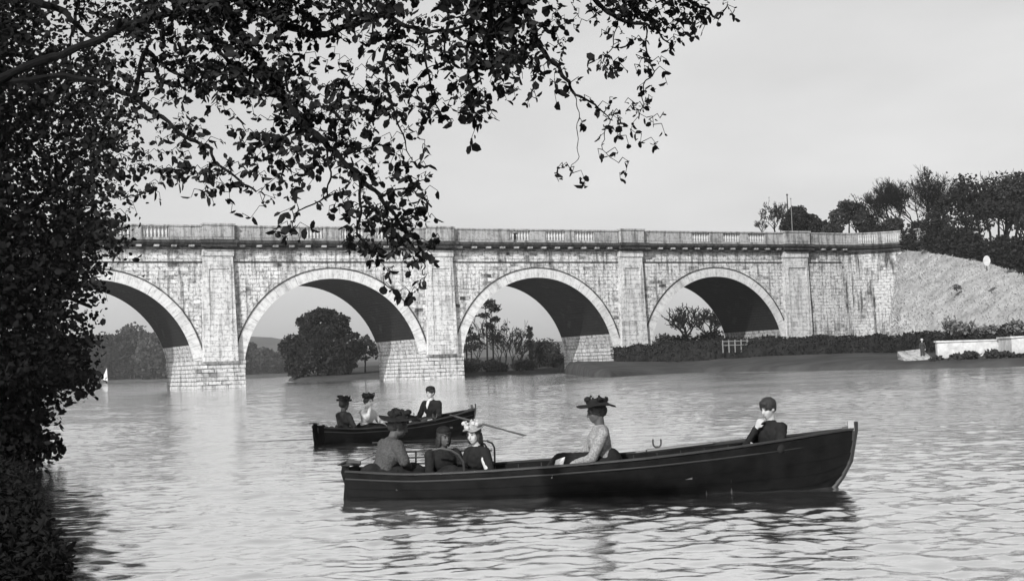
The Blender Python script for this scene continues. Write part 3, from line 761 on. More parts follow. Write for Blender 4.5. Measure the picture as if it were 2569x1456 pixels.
for px, y, Zd, rx, rz, mt, lab in ((2300, 645, 196., 44, 66, 'fol_dark', 'dark bush just behind the end of the parapet'), (2350, 655, 190., 52, 90, 'fol_dark', 'tall dark bush under the second fan-shaped tree'), (2245, 590, 205., 36, 30, 'fol_mid', 'grey bush above the curved parapet'), (2405, 668, 184., 54, 80, 'fol_dark', 'dark bush left of the gap of sky in the wood'), (2460, 680, 176., 52, 68, 'fol_dark', 'dark bush below the gap of sky in the wood'), (2515, 692, 168., 50, 70, 'fol_dark', 'dark bush behind the white oval board'), (2565, 705, 162., 52, 82, 'fol_dark', 'dark bush at the right edge of the wood'), (2620, 715, 158., 60, 110, 'fol_dark', 'dark bush just beyond the right edge'), (2190, 592, 208., 34, 24, 'fol_dark', 'low dark bush behind the curved parapet'), (2090, 588, 214., 34, 20, 'fol_mid', 'low bush behind the parapet, right of the evergreen'), (2060, 588, 216., 30, 24, 'fol_dark', 'low bush touching the evergreen')):
    bush('bush', lab, px, Zd, y, rx, rz, 3500, .34, M[mt], 'bushes along the embankment top', base=onemb(px, y, Zd), holes=.12)
C = []
ev = np.array([v.co[:] for v in emb.data.vertices]); nR = rows
for i in range(13000):
    a = random.randint(0, len(crest)-2); r = random.random(); j = random.uniform(0, nR-3.01); j0 = int(j); f_ = j-j0
    q = lambda A, J: ev[A*nR+J]
    p = (q(a, j0)*(1-f_)+q(a, j0+1)*f_)*(1-r)+(q(a+1, j0)*(1-f_)+q(a+1, j0+1)*f_)*r; C.append(tuple(p-np.array((0, 0, .03))))
M['tuft'] = gmat('slope_tufts', .22, rough=1, var=.3, scale=.14, spec=0)
sg = leaves('slope_grass', C, .24, M['tuft'], None, aspect=.35, droop=-1.2, jitter=.6); tag(sg, 'rough pale grass tufts on the slope', 'grass', kind='stuff')
for px, y, Zd, lab in ((2318, 636, 184., 'tiny scrub bush on the slope edge nearest the parapet end'), (2372, 648, 178., 'second tiny scrub bush along the slope edge'), (2440, 658, 170., 'tiny scrub bush on the slope edge left of the oval board'), (2535, 684, 158., 'tiny scrub bush on the slope edge right of the oval board'), (2400, 722, 160., 'small scrub bush in the middle of the slope')):
    bush('bush', lab, px, Zd, y, 13, 9, 260, .2, M['fol_pale'], 'scrub on the slope', base=onemb(px, y+3, Zd), holes=.4)
# bushes at the toe of the slope
for px, y, Zd, rx, rz, mt, lab in ((2378, 838, 122., 30, 46, 'fol_mid', 'spiky grey bush at the foot of the slope, left of the white wall'), (2420, 842, 120., 40, 34, 'fol_mid', 'low grey bush above the white wall'), (2470, 840, 119., 34, 22, 'fol_mid', 'low bush above the right part of the white wall'), (2545, 838, 114., 34, 36, 'fol_mid', 'grey bush at the foot of the slope near the right edge')):
    bush('bush', lab, px, Zd, y, rx, rz*.8, 700, .24, M['fol_pale'], 'bushes at the foot of the slope', base=onemb(px, y, Zd), holes=.85)
# long dark hedge bank above the meadow
hp = [(1545, 872, 900, 176), (1625, 866, 903, 170), (1700, 858, 902, 166), (1800, 852, 900, 162), (1900, 848, 899, 157), (2000, 846, 898, 152), (2100, 845, 897, 147), (2200, 843, 895, 141), (2300, 838, 893, 134), (2400, 834, 892, 129), (2500, 826, 888, 124), (2568, 818, 884, 120), (2700, 805, 876, 114)]
V = []; ph = []; lp = []
for i in range(len(hp)-1):
    for s in range(16):
        f_ = s/16; ph.append([hp[i][q]*(1-f_)+hp[i+1][q]*f_ for q in range(4)])
for i, (x, yt, yb, Zd) in enumerate(ph):
    b = P(x, yb, Zd); t_ = P(x, yt, Zd+2.2); nz = .25*float(vnoise(i, 2, .35, 4)); g = gz(b.x, b.y)-.3
    sec = [(0, g), (.1, g+(t_.z-g)*.35), (.45, g+(t_.z-g)*.7), (1.0, t_.z-.12+nz), (2.2, t_.z+nz*.8), (3.6, t_.z-.3+nz), (4.3, g+.8), (4.6, g-.4)]
    for o_, z in sec:
        q = (b.x, b.y+o_+.15*float(vnoise(i, z, .9)), z); V.append(q)
    for _ in range(60):
        a = random.randint(0, 5); o_, z = sec[a]; o2, z2 = sec[a+1]; f_ = random.random()
        lp.append((b.x+random.uniform(-.4, .4), b.y+o_*(1-f_)+o2*f_-.05, z*(1-f_)+z2*f_+random.uniform(-.05, .15)))
Fq = [(i*8+j, (i+1)*8+j, (i+1)*8+j+1, i*8+j+1) for i in range(len(ph)-1) for j in range(7)]
he = empty('hedge', (0, 0, 0), 0, 'long low dark hedge along the right bank from the rightmost arch rightwards', 'hedge')
npmesh('hedge_body', V, Fq, M['fol_dark'], he); leaves('foliage', lp, .22, M['fol_dark'], he, aspect=.8, droop=-.2, jitter=.5)
# small pale rail fence at the foot of the last arch
for i, (xa, xb, Zd) in enumerate(((1812, 1905, 160.),)):
    a = P(xa, 856, Zd); b_ = P(xb, 853, Zd-2); g = a.z-.3
    t = empty('rail_fence', (a.x, a.y, 0), 0, 'short pale rail fence on top of the hedge bank below the rightmost arch', 'fence')
    mb = MB(); d = b_-a
    for zz in (0, -.45): mb.tube([(0,0,a.z+zz),(d.x,d.y,b_.z+zz)], .05, 4)
    mb.build('rail', M['trimlight'], t)
    for j in range(7):
        f_ = j/6; mb = MB(); mb.box(d.x*f_-.06, d.x*f_+.06, d.y*f_-.05, d.y*f_+.05, a.z-1.3, a.z+.15); mb.build('post', M['trimlight'], t)
# white walls, slipway, board, figure on the right bank
def wall_px(name, lab, xa, xb, ya, yb, Zd, th=.5, steps=8, seed=0, mat='white', cat='wall'):
    a = P(xa, ya, Zd); b_ = P(xb, yb, Zd-3); t = empty(name, (a.x, a.y, 0), 0, lab, cat); d = b_-a
    mb = MB(); rs = random.Random(seed)
    for j in range(steps):
        f0, f1 = j/steps, (j+1)/steps; x0, x1 = d.x*f0, d.x*f1; y0, y1 = d.y*f0, d.y*f1
        z0, z1 = a.z+(b_.z-a.z)*f0, a.z+(b_.z-a.z)*f1; g = .2
        mb.add([(x0,y0,g),(x1,y1,g),(x1,y1+th,g),(x0,y0+th,g),(x0,y0,z0),(x1,y1,z1),(x1,y1+th,z1),(x0,y0+th,z0)], [(0,3,2,1),(4,5,6,7),(0,1,5,4),(2,3,7,6)]+([(3,0,4,7)] if j == 0 else [])+([(1,2,6,5)] if j == steps-1 else []))
    mb.build('wall_face', M[mat], t)
    mb = MB(); mb.add([(-.1,-.12,a.z),(d.x+.1,d.y-.12,b_.z),(d.x+.1,d.y+th+.12,b_.z),(-.1,th+.12,a.z),(-.1,-.12,a.z+.12),(d.x+.1,d.y-.12,b_.z+.12),(d.x+.1,d.y+th+.12,b_.z+.12),(-.1,th+.12,a.z+.12)], [(0,3,2,1),(4,5,6,7),(0,1,5,4),(1,2,6,5),(2,3,7,6),(3,0,4,7)])
    mb.build('coping', M['white'], t); return t
wall_px('white_wall', 'long whitewashed low wall on the right bank at the river edge', 2350, 2528, 858, 853, 116.)
wall_px('white_shed', 'square white boathouse wall at the far right picture edge', 2536, 2640, 847, 842, 110., th=3, seed=3, cat='building')
for i, (px, rx, rz) in enumerate(((2400, 26, 14), (2440, 30, 22), (2350, 20, 8), (2490, 34, 20), (2530, 26, 16), (2565, 30, 10))):
    b0 = P(px, 900, 113-.02*(px-2350)); bush('bush', 'low dark bush in front of the white wall, ' + ['left of its middle', 'at its middle', 'at its left end', 'right of its middle', 'at the gap beside the white shed', 'under the white shed'][i], px, 112., 900, rx, rz*.65, 420, .26, M['fol_mid'], 'bushes in front of the white wall', base=Vector((b0.x, b0.y, gz(b0.x, b0.y)-.1)))
a = P(2262, 912, 115.); sl = empty('slipway', (a.x, a.y, 0), 0, 'pale stone slipway sloping to the water left of the white wall', 'slipway')
mb = MB(); mb.add([(-.2,-4,-.4),(2.6,-4,-.4),(3.0,4.5,1.55),(.9,4.5,1.4),(-.2,-4,-.8),(2.6,-4,-.8),(3.0,4.5,-.8),(.9,4.5,-.8)], [(0,1,2,3),(4,7,6,5),(0,4,5,1),(1,5,6,2),(2,6,7,3),(3,7,4,0)]); mb.build('ramp', M['rust'], sl)
b0 = P(2474, 655, 150.); t = empty('sign_board', (b0.x, b0.y, b0.z-1.6), 0, 'white oval board on a post against the dark wood at right', 'sign')
mb = MB(); mb.tube([(0,0,.6),(0,0,1.2)], .05, 6); mb.build('post', M['bark'], t)
mb = MB(); rx_, rz_ = 9*150/F, 13*150/F
fr = [(rx_*math.cos(2*math.pi*i/24), -.10, 1.6+.05+rz_*math.sin(2*math.pi*i/24)) for i in range(24)]; bk = [(x, -.05, z) for x, y, z in fr]
mb.add(fr+bk, [list(range(24)), list(range(47, 23, -1))]+[(i, 24+i, 24+(i+1) % 24, (i+1) % 24) for i in range(24)]); mb.build('panel', M['white'], t)

# ================================================================== THE OVERHANGING TREE
NCOL = 37
grid = ["9964556678978998689955789974137775663","8754467556764444345645669885302235330","8776655555667663113564668673103045000",
"9888765567888863235652466673325342000","9988766667777886565332356542410030000","8998876443223477666534464110114540000","9999875333123466664222011000003320000",
"9999975334323566543320000000002000000","9999864445444566654342000000210110000","9999753211443334556542000000000000000","9999841000002011246553000000000000000",
"9999972000000021036562000000000000000","9999832000000000015554000000000000000","9998500000000000000313000000000000000","9996310000000000000230000000000000000",
"9994210000000000000000000000000000000","9996310000000000000000000000000000000","9999400000000000000000000000000000000","9999300000000000000000000000000000000",
"9953320000000000000000000000000000000","9941000000000000000000000000000000000","9920000000000000000000000000000000000","9960000000000000000000000000000000000",
"9510000000000000000000000000000000000","9300000000000000000000000000000000000","9400000000000000000000000000000000000","9620000000000000000000000000000000000","9820000000000000000000000000000000000","9930000000000000000000000000000000000","9940000000000000000000000000000000000"]
grid = [g.ljust(NCOL, '0')[:NCOL] for g in grid]
GA = np.array([[int(c) for c in g] for g in grid], float)/10
def dens(x, y):
    gx = np.clip(np.asarray(x)/50-.5, 0, NCOL-1.001); gy = np.clip(np.asarray(y)/50-.5, 0, len(GA)-1.001)
    i = gx.astype(int); j = gy.astype(int); fx = gx-i; fy = gy-j
    return GA[j, i]*(1-fx)*(1-fy)+GA[j, i+1]*fx*(1-fy)+GA[j+1, i]*(1-fx)*fy+GA[j+1, i+1]*fx*fy
tree = empty('overhanging_tree', (P(-260, 900, 7.6).x, 7.6, .9), 0, 'big broad-leaved tree on the left bank with leafy boughs hanging across the sky', 'tree')
TB = tree.location.copy()
def w2l(p): return Vector(p)-TB
paths = [  # traced boughs: (pixel polyline), depth start/end, radius start/end
    ([(-230,700),(-240,300),(-210,-150),(-150,-500)], 7.6, 7.4, .17, .10, 'trunk'),
    ([(-240,330),(-80,230),(129,144),(222,111),(314,66),(400,41),(500,22),(620,-20),(760,-60)], 7.6, 6.6, .023, .014, 0),
    ([(-230,0),(-60,-60),(92,-30),(196,0),(188,55),(174,115)], 7.5, 7.8, .02, .006, 0),
    ([(-60,-60),(92,4),(163,30),(190,63),(240,100)], 7.5, 7.5, .025, .01, 0),
    ([(-80,230),(60,200),(170,190),(259,207),(333,244),(407,296),(477,351),(528,370),(536,403),(599,451),(640,480)], 7.5, 6.5, .018, .005, 0),
    ([(500,22),(517,74),(536,111),(565,148),(591,177),(640,215)], 6.9, 6.6, .016, .006, 0),
    ([(-200,-150),(150,-140),(565,-60),(565,22),(599,81),(643,144),(684,200),(724,266),(769,318),(813,355),(850,392),(900,440),(950,490),(990,540),(1020,590),(1045,640)], 7.4, 6.0, .030, .005, 0),
    ([(200,-130),(450,-50),(606,0),(684,48),(758,78),(787,90),(831,81),(902,55),(960,35),(1004,59),(1062,79),(1110,79),(1180,60)], 7.2, 6.2, .026, .006, 0),
    ([(333,244),(366,122),(407,163),(462,196),(520,230)], 7.2, 7.2, .014, .005, 0),
    ([(450,-50),(900,-90),(1227,-60),(1227,0),(1231,60),(1225,130),(1240,190)], 7.0, 6.2, .03, .005, 0),
    ([(1227,-60),(1290,-30),(1310,0),(1335,70),(1353,122),(1396,165),(1424,204),(1440,236),(1490,260),(1530,300)], 6.3, 6.0, .02, .0025, 0),
    ([(1227,-60),(1450,-60),(1500,10),(1549,49),(1620,63),(1643,75),(1680,110)], 6.3, 6.0, .016, .003, 0),
    ([(1450,-60),(1650,-50),(1740,10),(1775,25),(1800,50),(1820,20)], 6.2, 6.0, .012, .003, 0),
    ([(1440,236),(1452,280),(1447,334),(1451,395),(1430,420)], 6.0, 6.0, .0022, .0014, 0),
    ([(1549,49),(1538,110),(1510,160)], 6.0, 6.0, .003, .0016, 0),
    ([(1620,63),(1622,130),(1640,180),(1612,215),(1612,260),(1600,300)], 6.0, 6.0, .004, .0016, 0),
    ([(1530,300),(1515,340),(1510,375),(1550,410)], 6.0, 6.0, .002, .0014, 0),
    ([(769,318),(700,350),(650,370)], 6.5, 6.6, .008, .003, 0),
    ([(813,355),(830,430),(820,490),(735,540),(735,575)], 6.4, 6.3, .006, .002, 0),
    ([(900,440),(905,520),(895,590),(940,640)], 6.2, 6.2, .008, .002, 0),
    ([(950,490),(1020,470),(1070,450)], 6.2, 6.1, .005, .002, 0),
    ([(1004,59),(960,150),(980,260),(1010,340),(1030,400)], 6.4, 6.3, .009, .002, 0),
    ([(1062,79),(1070,170),(1090,260),(1125,310)], 6.3, 6.2, .007, .002, 0),
    ([(1180,60),(1170,150),(1180,250),(1200,300)], 6.2, 6.1, .008, .002, 0),
    ([(1110,79),(1120,150),(1060,180)], 6.2, 6.3, .006, .002, 0),
    ([(1045,640),(1065,660),(1060,690)], 6.0, 6.0, .004, .002, 0),
]
nodes = []
trk = MB(); bou = MB()
for pl, z0, z1, r0, r1, kind in paths:
    pts = []; n = len(pl)
    for i in range(n-1):
        for s in range(5):
            f_ = s/5; x = pl[i][0]*(1-f_)+pl[i+1][0]*f_; y = pl[i][1]*(1-f_)+pl[i+1][1]*f_; pts.append((x, y, (i+f_)/(n-1)))
    pts.append((*pl[-1], 1.0)); P3 = []; rad_ = []
    for k_, (x, y, f_) in enumerate(pts):
        Zd = z0*(1-f_)+z1*f_+.04*math.sin(k_*.8); x += 2.5*math.sin(k_*1.3); y += 2.5*math.cos(k_*1.1)
        p = P(x, y, Zd); P3.append(w2l(p)); rad_.append((r0*(1-f_)+r1*f_)*(1+.12*math.sin(k_*2.1)))
        nodes.append((x, y, Zd, rad_[-1]))
    (trk if kind == 'trunk' else bou).tube(P3, rad_, 8 if r0 > .02 else 5)
# trunk down to the bank
lo = P(-230, 700, 7.6); trk.tube([w2l((lo.x-.15, 7.6, .6)), w2l((lo.x-.05, 7.6, 1.2)), w2l(lo)], [.30, .22, .17], 10)
trk.build('trunk', M['bark'], tree)
bou.build('bough', M['bark'], tree)
# sprigs: sample centres from the density map, grow each twig from the nearest node
nodes = [q for q in nodes]
big = []; LC = []; LA = []; LS = []
tw = MB()
xs_ = rng.uniform(230, 1850, 60000); ys_ = rng.uniform(-70, 760, 60000)
D = dens(xs_, np.maximum(ys_, 5)); D = np.where(xs_ < 330, D*.55, D)
clump = vnoise(xs_, ys_, .045, 1)*.55+vnoise(xs_, ys_, .11, 6)*.3
cov = np.clip(D*(1+clump*.9), 0, .97)
want = -np.log(1-cov)*.0076        # sprigs per square pixel
area = (1620*830)/60000
keep = rng.random(60000) < want*area
S_ = np.stack([xs_[keep], ys_[keep]], 1)
# keep the sky clean between lone sprays
NX = np.array([q[0] for q in nodes]); NY = np.array([q[1] for q in nodes]); NZ = np.array([q[2] for q in nodes])
dmin = np.array([np.min((NX-x)**2+(NY-y)**2) for x, y in S_]); S_ = S_[np.argsort(dmin)]
NX = list(NX); NY = list(NY); NZ = list(NZ)
for x, y in S_:
    ax_ = np.array(NX); ay_ = np.array(NY)
    d2 = (ax_-x)**2+(ay_-y)**2+np.where(ay_ > y+8, 900, 0); j = int(np.argmin(d2)); dd = math.sqrt((NX[j]-x)**2+(NY[j]-y)**2)
    if dd > 170: continue
    Zd = NZ[j]+random.uniform(-.35, .4)*min(1, dd/60+.35); Zd = min(max(Zd, 5.5), 8.4)
    a = P(NX[j], NY[j], NZ[j]); b_ = P(x, y, Zd)
    if dd > 6:
        mid = a.lerp(b_, .5)+Vector((random.uniform(-.02, .02), 0, .012+.0004*dd)); tw.tube([w2l(a), w2l(mid), w2l(b_)], [.0022+.00001*dd, .0018, .0013], 3, False)
        for f_ in (.33, .66): NX.append(NX[j]+(x-NX[j])*f_); NY.append(NY[j]+(y-NY[j])*f_); NZ.append(NZ[j]+(Zd-NZ[j])*f_)
    NX.append(x); NY.append(y); NZ.append(Zd)
    dirv = (b_-a).normalized() if dd > 3 else Vector((random.gauss(0, 1), random.gauss(0, 1), -.4)).normalized()
    for q in range(random.choice((1, 2, 2, 3, 3))):
        f_ = random.uniform(.55, 1.0); p = a.lerp(b_, f_) if dd > 6 else b_
        v = (dirv*.5+Vector((random.gauss(0, .7), random.gauss(0, .55), random.gauss(-.45, .5))))
        LC.append(tuple(w2l(p))); LA.append(tuple(v)); LS.append(random.choice((random.uniform(.018, .034), random.uniform(.034, .058)))*(.8 if x > 1400 else 1))
tw.build('twig', M['bark'], tree)
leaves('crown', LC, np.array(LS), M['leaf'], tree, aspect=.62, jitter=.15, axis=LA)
print('overhang leaves', len(LC))
# unseen canopy added above and behind the photographer to shade the near branches
cs = []
for i in range(16):
    c = (random.uniform(-7, 9), random.uniform(-10, -.8), random.uniform(5.8, 8.2)); cs.append(blob_pts(900, c, (2.6, 2.6, 1.0), .1, 0, i))
pts = np.concatenate(cs)-np.array(TB); leaves('added_shade_canopy', pts, .16, M['leaf2'], tree, aspect=.8, droop=0)
mb = MB()
for i in range(9):
    e_ = Vector((random.uniform(-6, 8), random.uniform(-8, 1), random.uniform(6, 7.6))); s_ = w2l((lo.x, 7.4, 5.6)); e_ = w2l(e_)
    mb.tube([s_, s_.lerp(e_, .5)+Vector((0,0,.8)), e_], [.1, .07, .03], 6)
tp = w2l(P(-150, -500, 7.4)); mb.tube([tp, w2l((lo.x, 7.4, 5.6)), w2l((lo.x-.3, 7, 7.5))], [.1, .12, .05], 7)
mb.build('added_canopy_bough', M['bark'], tree)  # limbs added to carry the unseen shading canopy

# darker small-leaved tree filling the left side, then bushes below it
def mass(name, lab, cat, ymin, ymax, xmax, zr, n, size, basepx, trunk):
    b = Vector(basepx); t = empty(name, b, 0, lab, cat)
    xs_ = rng.uniform(-330, xmax, n); ys_ = rng.uniform(ymin, ymax, n)
    D = dens(np.maximum(xs_, 5), np.maximum(ys_, 5)); D = np.where(xs_ < 30, .97, D)
    fine = vnoise(xs_, ys_, .10, 12)*.6+vnoise(xs_, ys_, .25, 14)*.4
    pr = np.clip((D+.04)*(1+fine*.75), 0, 1)**1.8; f2 = vnoise(xs_, ys_, .20, 31)*.5+vnoise(xs_, ys_, .42, 37)*.5+vnoise(xs_, ys_, .05, 35)*.35; topm = np.clip((640-ys_)/120, 0, 1)*np.clip((xs_+20)/60, 0, 1); pr = pr*(1-topm)+topm*np.where(f2 > (D-.52)*1.5, .015, .42*np.clip(D*1.2, 0, 1))
    if xmax > 300: pr = pr*np.where(xs_ > 250, np.clip((400-xs_)/150, 0, 1), 1)
    pr = np.where((ys_ > 700) & (D < .12), 0, pr)
    keep = rng.random(n) < pr
    xs_, ys_ = xs_[keep], ys_[keep]
    Zs = rng.uniform(zr[0], zr[1], len(xs_))+(.0)
    C = []
    for x, y, Zd in zip(xs_, ys_, Zs):
        p = P(x, y, Zd)
        if p.z > .03: C.append((p.x-b.x, p.y-b.y, p.z-b.z))
    leaves('crown' if cat == 'tree' else 'foliage', C, size, M['leaf2'], t, aspect=.7, droop=.3, jitter=.5)
    mb = MB()
    for pts, r0 in trunk: mb.tube([Vector(p)-b for p in pts], [r0*(1-.6*i/(len(pts)-1)) for i in range(len(pts))], 7)
    mb.build('trunk' if cat == 'tree' else 'stem', M['bark'], t)
    return t
tb = P(-130, 1000, 27.)
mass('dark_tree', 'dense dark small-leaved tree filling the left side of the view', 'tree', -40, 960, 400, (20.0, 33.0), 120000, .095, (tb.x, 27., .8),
     [([(tb.x, 27, .3), (tb.x+.2, 27, 3), (tb.x+.3, 27, 6), tuple(P(-60, 250, 27.))], .3), ([(tb.x+.2, 27, 4), tuple(P(40, 560, 26.5)), tuple(P(180, 420, 26.2))], .13), ([(tb.x, 27, 5.5), tuple(P(60, 300, 27.9)), tuple(P(230, 160, 27))], .13),
      ([(tb.x, 27, 2.2), tuple(P(40, 860, 26.5)), tuple(P(150, 960, 25.2)), tuple(P(215, 985, 24.6))], .08), ([(tb.x, 27, 3.0), tuple(P(60, 700, 26.5)), tuple(P(230, 770, 26.2))], .08)])
tb = P(-40, 1100, 25)
mass('bank_bush', 'dark leafy bush overhanging the water at the lower left', 'bush', 930, 1180, 240, (21.5, 27.0), 30000, .095, (tb.x, 25., .1),
     [([(tb.x, 25, 0), (tb.x+.2, 25, .7), tuple(P(90, 1040, 24.8))], .1), ([(tb.x, 25, 0), tuple(P(40, 1120, 25)), tuple(P(130, 1130, 24.8))], .08)])
# rushes and brambles on the nearest strip of bank, bottom left corner
C = []
for i in range(46000):
    y = 8+19*random.random()**1.3; e = -3.75-max(0, y-10.3)*.385
    x = e+random.uniform(-1.6, .42)*(1 if random.random() < .9 else 1.2); h = random.uniform(0, .5)*(1-.55*max(0, (x-e))/.6)
    C.append((x, y, .04+max(0, (e-x))*.6+h*.8))
leaves('bramble', C, .07, M['leaf2'], None, aspect=.5, droop=.2, jitter=.5)
br_ = bpy.data.objects['bramble']; tag(br_, 'low tangled bramble growth along the dark bank in the bottom left corner', 'ground cover', None, 'stuff')
# ================================================================== BOATS
def strake_hull(L, beam, sheer, breadth, keel, ns=44, nstr=7, th=.018):
    """lofted clinker shell; returns MB in boat coordinates (x from stern to bow, z from the waterline)"""
    mb = MB(); rows = []
    for i in range(ns+1):
        t = i/ns; x = L*t; b = breadth(t)*beam/2; zg = sheer(t); zk = keel(t)
        prof = []
        for k in range(nstr):
            for e in (0, 1):
                s = (k+e)/nstr
                ang = s*math.pi/2
                y = b*math.cos(ang)**(.62+.5*t**3); z = zg+(zk-zg)*math.sin(ang)**1.15
                off = .010*(1-e)*1.0 if k else 0
                prof.append((y+off+ .004, z))
        rows.append((x, prof))
    n = nstr*2
    for side in (-1, 1):
        o = len(mb.v)
        for x, prof in rows:
            for y, z in prof: mb.v.append((x, side*y, z))
        for i in range(ns):
            for k in range(n-1):
                f = [o+i*n+k, o+(i+1)*n+k, o+(i+1)*n+k+1, o+i*n+k+1]
                mb.f.append(f if side < 0 else f[::-1]); mb.uv.append(None)
        o2 = len(mb.v)                              # inner skin
        for x, prof in rows:
            for y, z in prof: mb.v.append((x, side*max(0, y-.03), z+(.0 if z > 0 else .03)))
        for i in range(ns):
            for k in range(n-1):
                f = [o2+i*n+k, o2+i*n+k+1, o2+(i+1)*n+k+1, o2+(i+1)*n+k]
                mb.f.append(f if side < 0 else f[::-1]); mb.uv.append(None)
    return mb
def interp(t, pts): return float(np.interp(t, [p[0] for p in pts], [p[1] for p in pts]))
def smooth_interp(pts):
    xs = [p[0] for p in pts]; 
    def f(t):
        return sum(interp(min(1, max(0, t+d)), pts)*w_ for d, w_ in ((-.06, .15), (-.03, .2), (0, .3), (.03, .2), (.06, .15)))
    return f
def boat(name, label, stern, yaw, L, beam, sh, bw_, stem_top, seats, rails=True):
    root = empty(name, (stern.x, stern.y, 0), yaw, label, 'rowing boat')
    sheer = smooth_interp(sh); br = lambda t: interp(t, bw_)
    keel = lambda t: -.16 + (.0 if t < .93 else .16*((t-.93)/.07)**2)
    # forefoot: hull stations near the bow move forward with height so that the stem curves
    mb = strake_hull(L, beam, sheer, br, keel)
    def fore(v):
        x, y, z = v; t = x/L
        if t > .85:
            zs = max(-.16, min(sheer(1), z)); q = 1-(zs+.16)/(sheer(1)+.16)
            x -= (t-.85)/.15*(.42*q**2.2)
        if t < .12: x += (1-t/.12)*.05*(1-(z+.16)/.5)
        return (x, y, z)
    mb.v = [fore(v) for v in mb.v]; mb.build('hull', M['hull'], root, smooth=False)
    for s in (-1, 1):
        gw = MB(); n = 40
        for (dz, r_, mt) in ((.012, .02, 'trimlight'),):
            gw.tube([(L*i/n, s*(br(i/n)*beam/2+.008), sheer(i/n)+dz) for i in range(n+1)], r_, 6, True, .5, .8)
        gw.build('gunwale', M['trim'], root)
        rb = MB(); rb.tube([(L*i/n*.985, s*(br(i/n)*beam/2*math.cos(math.pi/2*.16)**.62+.020), sheer(i/n)*.84-.02) for i in range(n+1)], .010, 5)
        rb.build('rubbing_strake', M['trim'], root)
    st = MB(); zz = [stem_top, sheer(1), .3, .12, 0, -.08, -.15]
    sp_ = []
    for z in zz:
        q = 1-(min(z, sheer(1))+.16)/(sheer(1)+.16); sp_.append((L+.015-(.42*q**2.2), 0, z))
    st.tube(sp_, [.045, .042, .035, .032, .032, .03, .025], 6); st.tube([(L-.12, 0, sheer(1)+.0), (L+.02, 0, sheer(1)+.03)], .04, 6)
    st.build('stem_post', M['trim'], root)
    sc2 = MB(); sc2.tube([(L-.02, 0, stem_top-.10), (L-.02, 0, stem_top+.01)], [.055, .055], 4, True, .785); sc2.build('stem_cap', M['steel'], root)
    tr = MB(); n = 12; v = []
    b0 = br(0)*beam/2
    for i in range(n+1):
        a = math.pi*i/n; v.append((-.0, b0*math.cos(a) if True else 0, sheer(0)+.05-(sheer(0)+.21)*math.sin(a)**.8))
    v2 = [(x+.04, y, z) for x, y, z in v]
    tr.add(v+v2, [list(range(n+1)), list(range(2*n+1, n, -1))]+[(i, n+1+i, n+2+i, i+1) for i in range(n)]); tr.build('transom', M['hull'], root)
    rd = MB(); zt = sheer(0)
    pr = [(-.02, zt+.10), (-.10, zt+.08), (-.12, zt-.02), (-.08, zt-.16), (-.10, 0), (-.26, -.12), (-.24, -.3), (0.0, -.3)]
    k = len(pr); rd.add([(x, -.018, z) for x, z in pr]+[(x, .018, z) for x, z in pr], [list(range(k)), list(range(2*k-1, k-1, -1))]+[(i, k+i, k+(i+1) % k, (i+1) % k) for i in range(k)])
    ru = rd.build('rudder', M['hull'], root)
    yk = MB(); yk.tube([(-.09, -.24, zt+.09), (-.06, 0, zt+.10), (-.09, .24, zt+.09)], [.012, .02, .012], 6); yk.build('yoke', M['iron'], ru)
    kb = MB(); kb.box(.1, L*.82, -.02, .02, -.21, -.14); kb.build('keel', M['hull'], root)
    fl = MB()
    for j in range(6):
        y = -.30+.12*j; fl.box(.35, L*.86, y-.05, y+.05, -.05, -.03)
    fl.build('floorboards', M['wood'], root)
    for x, z in seats:
        t = x/L; hb = br(t)*beam/2*(.90 if t < .8 else .62); tb_ = MB(); tb_.box(x-.12, x+.12, -hb, hb, z-.035, z); tb_.build('thwart', M['wood'], root)
    rib = MB()
    for j in range(int(L/.28)):
        x = .25+.28*j; t = x/L
        if t > .80: break
        b = br(t)*beam/2-.02; zg = sheer(t)
        pts = [(x, b*math.cos(a)**.62*1.0 if a < 1.5 else 0, zg-.01-(zg+.12)*math.sin(a)**1.15) for a in [i*math.pi/2/5 for i in range(6)]]
        rib.tube(pts, .010, 4); rib.tube([(p[0], -p[1], p[2]) for p in pts], .010, 4)
    rib.build('rib_frames', M['wood'], root)
    return root, sheer, br
def rowlock(root, x, y, z):
    mb = MB(); mb.tube([(x, y, z-.05), (x, y, z+.035)], .012, 6)
    mb.tube([(x+.048*math.sin(a)*1.0*(1 if abs(a) < 1.57 else 1), y, z+.07-.05*math.cos(a)+(max(0, abs(a)-1.35)*.06)) for a in [(-1.9+3.8*i/14) for i in range(15)]], .011, 6)
    mb.build('rowlock', M['iron'], root)
def oar(name, label, a, b, blade_at_b=True, group='oars'):
    a = Vector(a); b = Vector(b); d = (b-a); L = d.length; u = d.normalized()
    t = empty(name, a, 0, label, 'oar', group)
    mb = MB(); mb.tube([(0,0,0), u*.12, u*.14, u*(L*.5), u*(L-.55)], [.016, .016, .026, .024, .018], 7); mb.build('shaft', M['trim'], t)
    s = u.cross(Vector((0, 0, 1))).normalized(); n = s.cross(u).normalized()
    prof = [(L-.58, .018), (L-.45, .045), (L-.25, .07), (L-.03, .075), (L, .06)]
    v = [u*p+s*w_+n*.008 for p, w_ in prof]+[u*p-s*w_+n*.008 for p, w_ in prof[::-1]]; v2 = [q-n*.016 for q in v]; k = len(v)
    bm_ = MB(); bm_.add(v+v2, [list(range(k)), list(range(2*k-1, k-1, -1))]+[(i, k+i, k+(i+1) % k, (i+1) % k) for i in range(k)]); bm_.build('blade', M['trim'], t)
    return t

